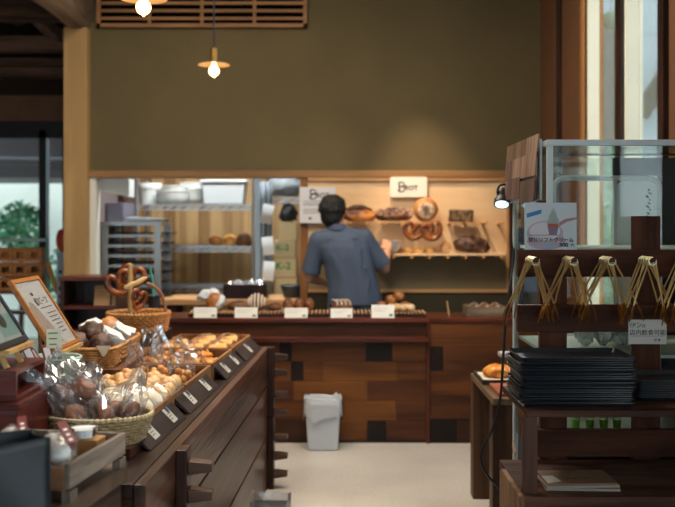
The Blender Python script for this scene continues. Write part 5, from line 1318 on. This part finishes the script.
# pale green woven basket with snack bars
MINT = plain('mint_plastic', 'b9d0c0', .4)
gb = Vector((X_(52,3.08), 3.09, .966))
t = thing('woven_basket', 'pale green open-weave plastic basket of wrapped snack bars', 'basket', gb)
m = MB(); n = 16
for s in (-1,1):
    for i in range(n):
        a = 2*PI*i/n; pts = []
        for j in range(7):
            v = j/6; aa = a+s*v*.75; k = (.064+.02*v)+.002*s*(-1)**j
            pts.append((k*1.05*math.cos(aa), k*math.sin(aa), .012+.075*v))
        m.tube(pts, .0042, 5, flat=.45)
for z, k in ((.012,.065),(.02,.067),(.088,.085),(.08,.0835)): m.tube([(k*1.05*math.cos(2*PI*i/40), k*math.sin(2*PI*i/40), z) for i in range(40)], .0045, 6, closed=True)
m.build('weave', MINT, t, smooth=True)
m = MB(); basket_floor(m, .067, .064, .002); m.build('floor', MINT, t)
SNK = plain('snack_wrap', '7a4438', .25)
for i, (dx, dy, ry, rz) in enumerate(((-.03,-.02,-.45,.3),(-.012,.012,-.6,.5),(-.036,.02,-.7,.1),(.012,-.018,-.25,.6))):
    t = thing('snack_bar', 'wrapped snack bar leaning in the pale green basket, %s' % ['at the front left','with the white label upright','at the back left','at the front right'][i], 'snack', gb+Vector((dx, dy, .018)), 0, 'snack bars in the pale green basket', rot=(-.15,ry,rz))
    MB().obox((0,0,.06), (.028,.014,.12)).build('wrapper', SNK, t, bevel=.004)
    MB().obox((0,-.0075,.07), (.02,.001,.08)).build('white_label', plain('label_white','d9cfd0',.5), t)
# price holder clipped above basket
t = thing('price_holder', 'clear clip stand with a cream price slip above the pale green basket', 'sign', gb+Vector((.022, -.06, .075)))
m = MB(); m.tube([(0,0,0),(0,0,.05)], .0035, 8); m.obox((0,0,.01), (.014,.02,.03)); m.build('clip', clear('clear_clip','e6f0f0',.1,.05,.15,.25,'c4d2d2'), t)
m = MB(); m.obox((0,0,.082), (.048,.002,.062), (0,0,.15)); sl = m.build('price_slip', plain('cream_slip','d6d2b4',.7), t)
m = MB()
for k in range(3): m.obox((-.003,-.0016,.1-.018*k), (.03-.004*k,.0006,.004), (0,0,.15))
m.build('written_line', plain('slip_ink','6d6a58',.8), sl)
# frames
def frame(name, label, A, B, Cc, mm, wf, paper, loc):
    # A top near, B top far, Cc bottom near (world corners); board spans them
    A, B, Cc = Vector(A), Vector(B), Vector(Cc); u = (B-A); v = (A-Cc); W, H = u.length, v.length
    u.normalize(); v.normalize(); n = u.cross(v).normalized()
    M = Matrix((u, v, n)).transposed()
    t = thing(name, label, 'frame', Cc, rot=M.to_euler())
    m = MB(); m.box(0, W, 0, wf, -.012, .006); m.box(0, W, H-wf, H, -.012, .006); m.box(0, wf, wf, H-wf, -.012, .006); m.box(W-wf, W, wf, H-wf, -.012, .006)
    m.build('frame_border', mm, t, bevel=.0015)
    MB().box(wf, W-wf, wf, H-wf, -.004, .0005).build('poster', paper, t)
    MB().box(wf, W-wf, wf, H-wf, .003, .0036).build('glazing', clear('frame_glazing','fbfbfb',.05,.02,.01), t)
    return t, W, H
AMB = wood('amber_frame', '8a5020', 'b87434', 'X', 10, .35)
t, W, H = frame('picture_frame', 'amber wooden frame with a white bread poster leaning back behind the green basket', (X_(9,3.16), 3.16, Z_(281,3.16)), (X_(37,3.46)-.0, 3.46, Z_(276,3.46)), (X_(55,3.16), 3.16, Z_(353,3.16)), AMB, .015, plain('poster_paper','eae8e4',.6), None)
text('酵ピーフ', .034, INK, t, (W*.60, H*.655, .0012), (0,0,0), bold=.008); text('黒豚', .014, INK, t, (W*.42, H*.77, .0012), (0,0,0), bold=.005)
m = MB(); m.box(W*.42, W*.86, H*.565, H*.575, .0006, .0012)
m.build('rule_line', INK, t)
m = MB()
for k, (a, b) in enumerate(((.55,.88),(.55,.85),(.55,.87),(.62,.85),(.62,.8),(.66,.82))): m.box(W*a, W*b, H*(.48-.055*k), H*(.495-.055*k), .0006, .0012)
m.build('text_line', plain('poster_grey_ink','77756f',.8), t)
m = MB(); pts = [(.1,.62),(.2,.7),(.3,.64),(.38,.5),(.45,.35),(.5,.2),(.52,.09),(.1,.09)]
vs = [m.bm.verts.new((W*a, H*b, .0008)) for a, b in pts]; m.bm.faces.new(vs)
m.build('bread_picture', plain('poster_pinkish','c3b1a6',.7), t)
t, W, H = frame('picture_frame', 'black framed menu poster on the easel at the left edge of the photo', (-1.085, 2.50, 1.395), (-1.085, 2.80, 1.395), (-.925, 2.50, 1.147), plain('black_frame','1d2024',.4), .018, plain('menu_paper','b9c4c0',.6), None)
m = MB()
for k, (a, b, c, d) in enumerate(((.5,.85,.8,.84),(.5,.8,.74,.77),(.55,.85,.55,.6),(.5,.75,.5,.53))): m.box(W*a, W*b, H*c, H*d, .0006, .0012)
m.build('text_line', plain('menu_ink','4c4a44',.8), t)
m = MB()
for (a, b, c, d) in ((.5,.9,.66,.72),(.5,.88,.42,.48)): m.box(W*a, W*b, H*c, H*d, .0006, .0012)
m.build('yellow_band', plain('ochre_band','c2a556',.7), t)
m = MB(); vs = [m.bm.verts.new((W*.66+.03*math.cos(2*PI*k/20), H*.28+.026*math.sin(2*PI*k/20), .0012)) for k in range(20)]; m.bm.faces.new(vs); m.build('dark_dish_picture', plain('dish_ink','2c3436',.6), t)
m = MB(); m.box(W*.5, W*.95, H*.1, H*.34, .0004, .0008); m.build('teal_picture', plain('teal_print','8fb0aa',.7), t)
# easels
BAMB = wood('easel_wood', 'a27a46', 'c69c62', 'Z', 9, .5)
def easel(label, foot, top, z0, d):
    t = thing('table_easel', label, 'easel', (foot[0], foot[1], z0))
    for dy in (-d, d):
        MB().bar((.0,dy,0), (top[0],dy*.7,top[1]), .012, .014, (0,1,0)).build('leg', BAMB, t)
    MB().bar((-.09,0,0), (top[0],0,top[1]), .012, .012, (0,1,0)).build('rear_leg', BAMB, t)
    MB().box(-.010, .022, -d-.05, d+.05, foot[2]-.006, foot[2]+.006).build('ledge', BAMB, t)
    return t
easel('wooden table easel standing on the open-ended red box', (-.930, 2.70, .050), (-.075, .15), 1.088, .06)
easel('wooden table easel on the dark box holding the amber frame', (-.958, 3.32, .085), (-.10, .23), .967, .08)
# rectangular wicker basket of dark loaves
rb = Vector((-1.065, 4.22, .886))
t = thing('rectangular_basket', 'rectangular golden wicker basket of dark loaves and paper packets', 'basket', rb)
m = MB(); m.box(-.115,.115,-.26,.26,0,.006)
wicker(m, .118, .265, .012, .062, 7, .0055, 34, .06, .28); stakes_(m, .118, .265, .004, .072, 34, .003, .06, .28); m.build('woven_body', WICK, t, smooth=True)
m = MB(); m.tube([(math.copysign(abs(math.cos(a))**.28, math.cos(a))*.127, math.copysign(abs(math.sin(a))**.28, math.sin(a))*.282, .079) for a in [2*PI*(i+.5)/72 for i in range(72)]], .008, 6, closed=True); m.build('rim', WICK, t, smooth=True)
for i, (dx, dy, dz, r) in enumerate(((-.055,-.18,.02,(.055,.065,.068)),(.045,-.17,.02,(.055,.065,.062)),(-.05,-.02,.02,(.06,.07,.075)),(.04,.0,.02,(.05,.06,.062)),(-.01,-.1,.085,(.06,.065,.052)))):
    cone_bread('dark_loaf', CR_CH, tuple(rb+Vector((dx,dy,dz))), r, 'dark floured loaf in the rectangular basket, %s' % ['near left','near right','far left','far right','topmost'][i], 'dark loaves in the rectangular basket', seed=i+1, amp=.3, freq=4.5)
cone_bread('brown_roll', CR_MD, tuple(rb+Vector((.0,.14,.02))), (.07,.07,.085), 'reddish brown roll behind the dark loaves in the rectangular basket', None, seed=8, amp=.2)
GRS = plain('greaseproof_white', 'd6d6d4', .55)
for i, (dx, dy, dz, sz, rt) in enumerate(((.07,-.10,.085,(.09,.10,.055),(.3,.5,.6)),(.05,.21,.06,(.09,.06,.08),(.2,.4,.2)),(-.07,.1,.10,(.09,.05,.07),(.4,-.3,.8)),(.075,.06,.09,(.08,.08,.05),(.3,.6,.3)))):
    m = MB(); m.obox((0,0,0), sz, rt)
    bmesh.ops.subdivide_edges(m.bm, edges=m.bm.edges[:], cuts=3, use_grid_fill=True)
    for v in m.bm.verts: v.co += Vector((noise.noise(v.co*40+Vector((i,0,0))), noise.noise(v.co*40+Vector((0,i,9))), noise.noise(v.co*40+Vector((7,0,i)))))*.008
    tag(m.build('paper_packet', GRS, loc=rb+Vector((dx,dy,dz+.02))), 'white paper packet in the rectangular basket, %s' % ['nearest right','farthest right','farthest left','between the two right ones'][i], 'packet', 'white packets in the rectangular basket')
m = MB(); m.hexa([(-.03,0,.045),(.03,0,.045),(.004,0,0),(-.004,0,0)], [(-.03,.002,.045),(.03,.002,.045),(.004,.002,0),(-.004,.002,0)])
tag(m.build('paper_corner', KRAFT if 0 else plain('cream_paper','d3c3a4',.7), loc=rb+Vector((.085,-.293,.05))), 'cream paper corner hanging over the front of the rectangular basket', 'paper')
# round pretzel basket
PZB = .905
pb = Vector((X_(138.5,5.06), 5.06, PZB))
t = thing('round_basket', 'round golden wicker basket with pretzels on a stick', 'basket', pb)
m = MB(); basket_floor(m, .14, .14, 0); wicker(m, .146, .146, .012, .09, 8, .0065, 32, .12); stakes_(m, .145, .145, .004, .10, 32, .004, .12); m.build('woven_body', WICK, t, smooth=True)
m = MB()
for i in range(56):
    a = 2*PI*i/56; m.ball((.166*math.cos(a), .166*math.sin(a), .106), (.016,.009,.010), 1, (.0,.35,a+PI/2))
m.build('rim', WICK, t, smooth=True)
m = MB(); m.tube(catmull([(.05,-.03,.265),(.085,-.02,.25),(.125,0,.20),(.145,.01,.11)], 6), .009, 8); m.build('handle', plain('handle_cane','8f5f45',.4), t, smooth=True)
sx_ = X_(130,4.97)-pb.x
st = tag(MB().lathe([(0,0),(.0125,0),(.0125,.365),(0,.37)], n=12).build('wooden_stick', PINE, loc=pb+Vector((sx_,-.09,.007)), smooth=True), 'upright pale stick carrying the pretzels in the round basket', 'stick')
pretzel('big glazed pretzel low on the left of the basket stick', (X_(120,5.03), 5.03, Z_(283,5.03)), .066, (0,-.45,.15), 'pretzels on the basket stick')
pretzel('glazed pretzel at the top of the basket stick', (X_(132,5.06), 5.07, Z_(276,5.06)), .06, (0,.25,.0), 'pretzels on the basket stick')
pretzel('glazed pretzel hanging edge-on right below on the basket stick', (X_(138,5.02), 5.02, Z_(299,5.02)), .055, (.2,.3,1.1), 'pretzels on the basket stick')
SLC = bread('slice_crumb','d3a15e','ecd09a',18)
for i, (px, py, rt) in enumerate(((131,285,(0,-.45,0)),(140,281,(0,-.5,.2)))):
    m = MB(); m.ball((0,0,0), (.042,.010,.014), 3, rt, .1, 2, i)
    tag(m.build('bread_stick', SLC, loc=P(px,py,4.93), smooth=True, ang=180), ['pale golden bread stick on the left across the pretzels','pale golden bread stick on the right across the pretzels'][i], 'bread', 'bread sticks across the pretzels')
t = thing('black_cup', 'black cup with a teal stick behind the round pretzel basket', 'cup', (X_(153,5.22), 5.26, PZB))
MB().lathe([(0,0),(.03,0),(.034,.18),(.031,.18),(.028,.01),(0,.01)], n=20).build('cup_body', BLACK, t, smooth=True)
MB().tube([(.0,0,.02),(-.01,0,.26),(-.026,0,.34)], .007, 8).build('teal_stick', plain('teal_plastic','3f9a8c',.4), t, smooth=True)
# loose clear bag ends behind the pretzel basket
for i, (px, py, Y) in enumerate(((186,322,4.95),(178,334,4.78),(196,338,4.72))):
    tag(cello_mb(.07, .05, .12, 60+i).build('empty_bag', CELLO, loc=(X_(px,Y), Y, Z_(py,Y)-.0) if 0 else cab(Y, .44+.03*i if i < 1 else .47, CTZ+.001 if 0 else .873)), 'x', 'bag') if 0 else None
# ---- near table with weathered crate, packs and black bag
NTX = lambda Y: -.56+(Y-2.5)*.16
NA = -math.atan(.16); NZ = .862
t = thing('near_table', 'dark timber table in the near left corner carrying the weathered crate', 'table', (NTX(2.5), 2.5, 0), NA)
MB().hexa([(-1.0,-1.5,NZ-.05),(0,-1.5,NZ-.05),(0,0,NZ-.05),(-1.0,-.165,NZ-.05)],[(-1.0,-1.5,NZ),(0,-1.5,NZ),(0,0,NZ),(-1.0,-.165,NZ)]).build('tabletop', wood('near_top','3a2a20','6e5644','Y',9,.5), t, bevel=.004)
MB().hexa([(-.97,-1.47,.25),(-.012,-1.47,.25),(-.012,-.012,.25),(-.97,-.18,.25)],[(-.97,-1.47,NZ-.051),(-.012,-1.47,NZ-.051),(-.012,-.012,NZ-.051),(-.97,-.18,NZ-.051)]).build('body', wood('near_body','2a1c16','564236','Y',8,.5), t, bevel=.004)
for x in (-.96,-.07):
    for y in (-1.46,-.25): MB().box(x, x+.055, y, y+.055, 0, .249).build('leg', DWz, t)
def nt(Y, u, z=NZ+.001): return Vector((NTX(Y)-u, Y, z))
yc0, yc1 = 2.14, 2.47; ycm = (yc0+yc1)/2
t = thing('weathered_crate', 'weathered grey wooden crate of packed white buns in the near left corner', 'crate', nt(ycm, .14, NZ+.028), NA)
L = (yc1-yc0)/2; b = .155; h = .062
for s in (-1,1): MB().box(s*(b-.007)-.007, s*(b-.007)+.007, -L, L, .006, h).build('long_side', GREYW, t, bevel=.002)
MB().box(-b+.014, b-.014, L-.014, L, .006, h).build('end_board', GREYW, t, bevel=.002)
MB().box(-b+.014, b-.014, -L-.0, -L+.016, .0, h-.008).build('end_board', wood('crate_end','5a3a26','94694a','X',10,.5), t, bevel=.002)
MB().box(-b+.014, b-.014, -L+.016, L-.014, .002, .010).build('bottom_board', GREYW, t)
MB().box(-b, -b+.02, -L, L, -.027, -.0005).build('foot', GREYW, t); MB().box(b-.02, b, -L, -L+.04, -.027, -.0005).build('foot', GREYW, t); MB().box(b-.02, b, L-.04, L, -.027, -.0005).build('foot', GREYW, t)
# white bun packs
def bunpack(label, loc, rz, tilt, seed):
    t = thing('bun_pack', label, 'bread', loc, 0, 'packs of white buns in the near left corner', rot=(tilt,-.12,rz))
    for i in range(2):
        m = MB(); m.ball((-.008,-.03+.06*i,.028), (.030,.031,.026), 3, amp=.08, seed=seed+i); m.build('white_bun', bread('white_bun','cbc5bd','dedad3',8,.6,.05), t, smooth=True, ang=180)
    m = MB(); m.ball((0,0,.030), (.040,.075,.032), 3, amp=.16, freq=3, seed=seed, flatten=.92); m.build('clear_wrap', CELLO, t)
    m = MB(); m.bar((.022,-.08,.060), (.022,.075,.062), .022, .003); m.build('red_band', plain('dark_red_band','6e1f28',.4), t)
    m = MB()
    for k in range(4): m.bar((.022,-.065+.036*k,.0625), (.022,-.05+.036*k,.0628), .009, .0006)
    m.build('band_print', WHITE, t)
    return t
bunpack('white bun pack on top in the middle of the weathered crate', Vector((-.655,2.21,.942)), NA+.6, .12, 3)
bunpack('white bun pack underneath the top one in the weathered crate', Vector((-.66,2.23,.905)), NA+.2, 0, 5)
bunpack('white bun pack on top at the left of the weathered crate', Vector((-.775,2.26,.945)), NA+.5, .1, 11)
bunpack('white bun pack lowest at the left of the weathered crate', Vector((-.785,2.27,.905)), NA+.1, 0, 15)
t = thing('kraft_box', 'small open kraft box at the far end of the weathered crate', 'box', nt(2.41,.075,NZ+.040), NA)
MB().box(-.045,.045,-.03,.03,0,.045).build('box_body', plain('kraft_orange','a87a46',.7), t, bevel=.002)
t = thing('clear_cup', 'clear tub of white sugar standing on the small kraft box', 'cup', nt(2.41,.078,NZ+.0865), NA)
MB().lathe([(0,.001),(.032,.001),(.034,.022),(0,.026)], n=24).build('white_filling', plain('sugar_white','e9e6e4',.8,bump=.4,bscale=160), t, smooth=True)
MB().lathe([(.0335,0),(.036,.028),(.0375,.028)], n=24).build('tub_wall', clear('tub_clear','f4f6f8',.09,.05,.08), t, smooth=True)
# black bag
t = thing('black_bag', 'open black paper bag in the bottom left corner', 'bag', nt(1.97,.125,NZ+.001), .62)
BB = plain('black_bag_paper', '1a1d20', .6, bump=.15, bscale=12)
m = MB(); w, d, h = .15, .055, .175
def bagside(y0, y1, hh, bow):
    m.grid(lambda u, v: Vector((-w+2*w*u, y0+(y1-y0)*v+bow*math.sin(PI*u)*v-.004*math.sin(9*u+4*v), hh*v*(1-.02*math.sin(PI*u)))), 16, 10)
bagside(-d, -d*.9, h, -.02); bagside(d, d*.9, h+.0, .02)
for s in (-1,1): m.grid(lambda u, v: Vector((s*w*(1-.12*math.sin(PI*u)*v), -d+2*d*u+(.0 if v < 1 else 0), h*v)), 8, 10)
m.box(-w, w, -d, d, 0, .002); bmesh.ops.remove_doubles(m.bm, verts=m.bm.verts[:], dist=.002)
m.build('bag_body', BB, t, smooth=True, solid=.0015)
m = MB(); m.tube(catmull([(-.05,.05,h-.004),(-.04,.065,h+.02),(.04,.065,h+.02),(.05,.05,h-.004)],5), .003, 6); m.build('handle', BB, t, smooth=True)
# ================================================================== light and camera
w = bpy.data.worlds.new('sky'); SC.world = w; w.use_nodes = True
bg = w.node_tree.nodes['Background']; bg.inputs['Color'].default_value = (.72,.86,1,1); bg.inputs['Strength'].default_value = 3.0
def area(name, loc, target, sx, sy, power, col):
    l = bpy.data.lights.new(name, 'AREA'); l.shape = 'RECTANGLE'; l.size = sx; l.size_y = sy; l.energy = power; l.color = col
    o = bpy.data.objects.new(name, l); COL.objects.link(o); o.location = loc
    o.rotation_euler = (Vector(target)-Vector(loc)).to_track_quat('-Z','Y').to_euler(); return o
DAY = (.86,.94,1)
area('daylight_fill_right', (WX+.5, .35, 1.8), (WX-2, .35, 1.2), 2.8, 1.7, 95, DAY)  # area lamps added outside the unseen windows as daylight fill
area('daylight_fill_street', (-.5, -2.9, 1.8), (-.5, 0, 1.2), 4.6, 2.0, 14, DAY)
# unseen ceiling fittings, each with its lamp; panels and some spots are added fill
TRK = plain('track_black', '151515', .5)
def ceil_spot(label, loc, target, power, size, col=(1,.78,.52), blend=.5, r=.04):
    t = thing('ceiling_spot', label, 'lamp', loc, 0, 'ceiling spots')
    d = (Vector(target)-Vector(loc)).normalized()
    m = MB(); m.lathe([(0,.06),(.03,.06),(.04,.03),(.04,-.06),(.036,-.06),(.034,0),(0,.0)], n=20, rot=d.to_track_quat('-Z','Y').to_euler()); m.build('lamp_head', TRK, t, smooth=True)
    MB().cyl((0,0,.03), (0,0,3.8-loc[2]), .008, n=8).build('stem', TRK, t)
    l = bpy.data.lights.new('ceiling_spot_lamp', 'SPOT'); l.energy = power; l.color = col; l.spot_size = rad(size); l.spot_blend = blend; l.shadow_soft_size = r
    o = bpy.data.objects.new('ceiling_spot_lamp', l); COL.objects.link(o); o.location = Vector(loc)+d*.08; o.rotation_euler = d.to_track_quat('-Z','Y').to_euler()
WARM = (1,.74,.50)
ceil_spot('ceiling spot aimed at the wall loaves', (.35, 6.75, 3.4), (.85, 7.6, 1.15), 200, 41, WARM, .9)
ceil_spot('added ceiling spot aimed at the person and notice', (-.35, 6.6, 3.4), (.1, 7.5, 1.25), 50, 42, WARM, .9)
ceil_spot('ceiling spot aimed at the far crates', (-.15, 4.6, 3.5), (-.68, 4.5, .85), 125, 44, (1,.82,.62))
ceil_spot('added ceiling spot aimed at the oval basket', (.45, 2.9, 3.5), (-.8, 3.05, 1.0), 170, 46, (1,.92,.82))  # added to brighten the goods on the left
ceil_spot('added ceiling spot aimed at the counter front', (.1, 4.9, 3.5), (.1, 6.2, .5), 60, 70, (1,.84,.66))
ceil_spot('added ceiling spot aimed at the aisle floor', (.35, 4.6, 3.5), (.3, 5.2, 0), 90, 60, (1,.88,.74))
for (x, y, e) in ((-.9, 5.3, 50), (.2, 5.0, 36), (-.9, 3.6, 30)):  # glowing panels added overhead to raise the room's light
    t = thing('fill_panel', 'square white fill light added over the shop', 'lamp', (x, y, 3.74), 0, 'added fill panels')
    MB().box(-.42,.42,-.42,.42,.0,.055).build('housing', PW, t); MB().box(-.40,.40,-.40,.40,-.006,.0).build('diffuser', plain('panel_diffuser','fff2dd',.5,emit=2), t)
    area('fill_panel_lamp', (x, y, 3.72), (x, y, 0), .8, .8, e, (1,.90,.76))
t = thing('kitchen_light', 'long white ceiling light in the kitchen', 'lamp', (-1.0, 8.1, 3.0))
MB().box(-.65,.65,-.08,.08,0,.05).build('housing', PW, t); MB().box(-.62,.62,-.06,.06,-.015,0).build('diffuser', plain('kitchen_tube','f4f6ff',.5,emit=3), t)
MB().box(-.01,.01,-.01,.01,.05,.8).build('stem', STEEL, t)
area('kitchen_light_lamp', (-1.0, 8.1, 2.96), (-1.0, 8.1, 0), 1.2, .12, 62, (.95,.98,1))
l = bpy.data.lights.new('sun','SUN'); l.energy = 1.2; l.angle = rad(20); l.color = (1,.97,.92)
o = bpy.data.objects.new('sun', l); COL.objects.link(o); o.rotation_euler = Vector((.25,.62,-.75)).to_track_quat('-Z','Y').to_euler()
cam = bpy.data.cameras.new('camera'); co = bpy.data.objects.new('camera', cam); COL.objects.link(co)
co.location = (0,0,CZ); co.rotation_euler = (PI/2,0,0)
cam.sensor_width = 36; cam.lens = 50; cam.shift_y = -31.5/675; cam.clip_start = .05
cam.dof.use_dof = True; cam.dof.focus_distance = 3.3; cam.dof.aperture_fstop = 2.8
SC.camera = co
vs = SC.view_settings; vs.view_transform = 'Standard'; vs.look = 'None'; vs.gamma = 1; vs.exposure = 0
vs.use_curve_mapping = False
SC.cycles.transparent_max_bounces = 24; SC.cycles.max_bounces = 8
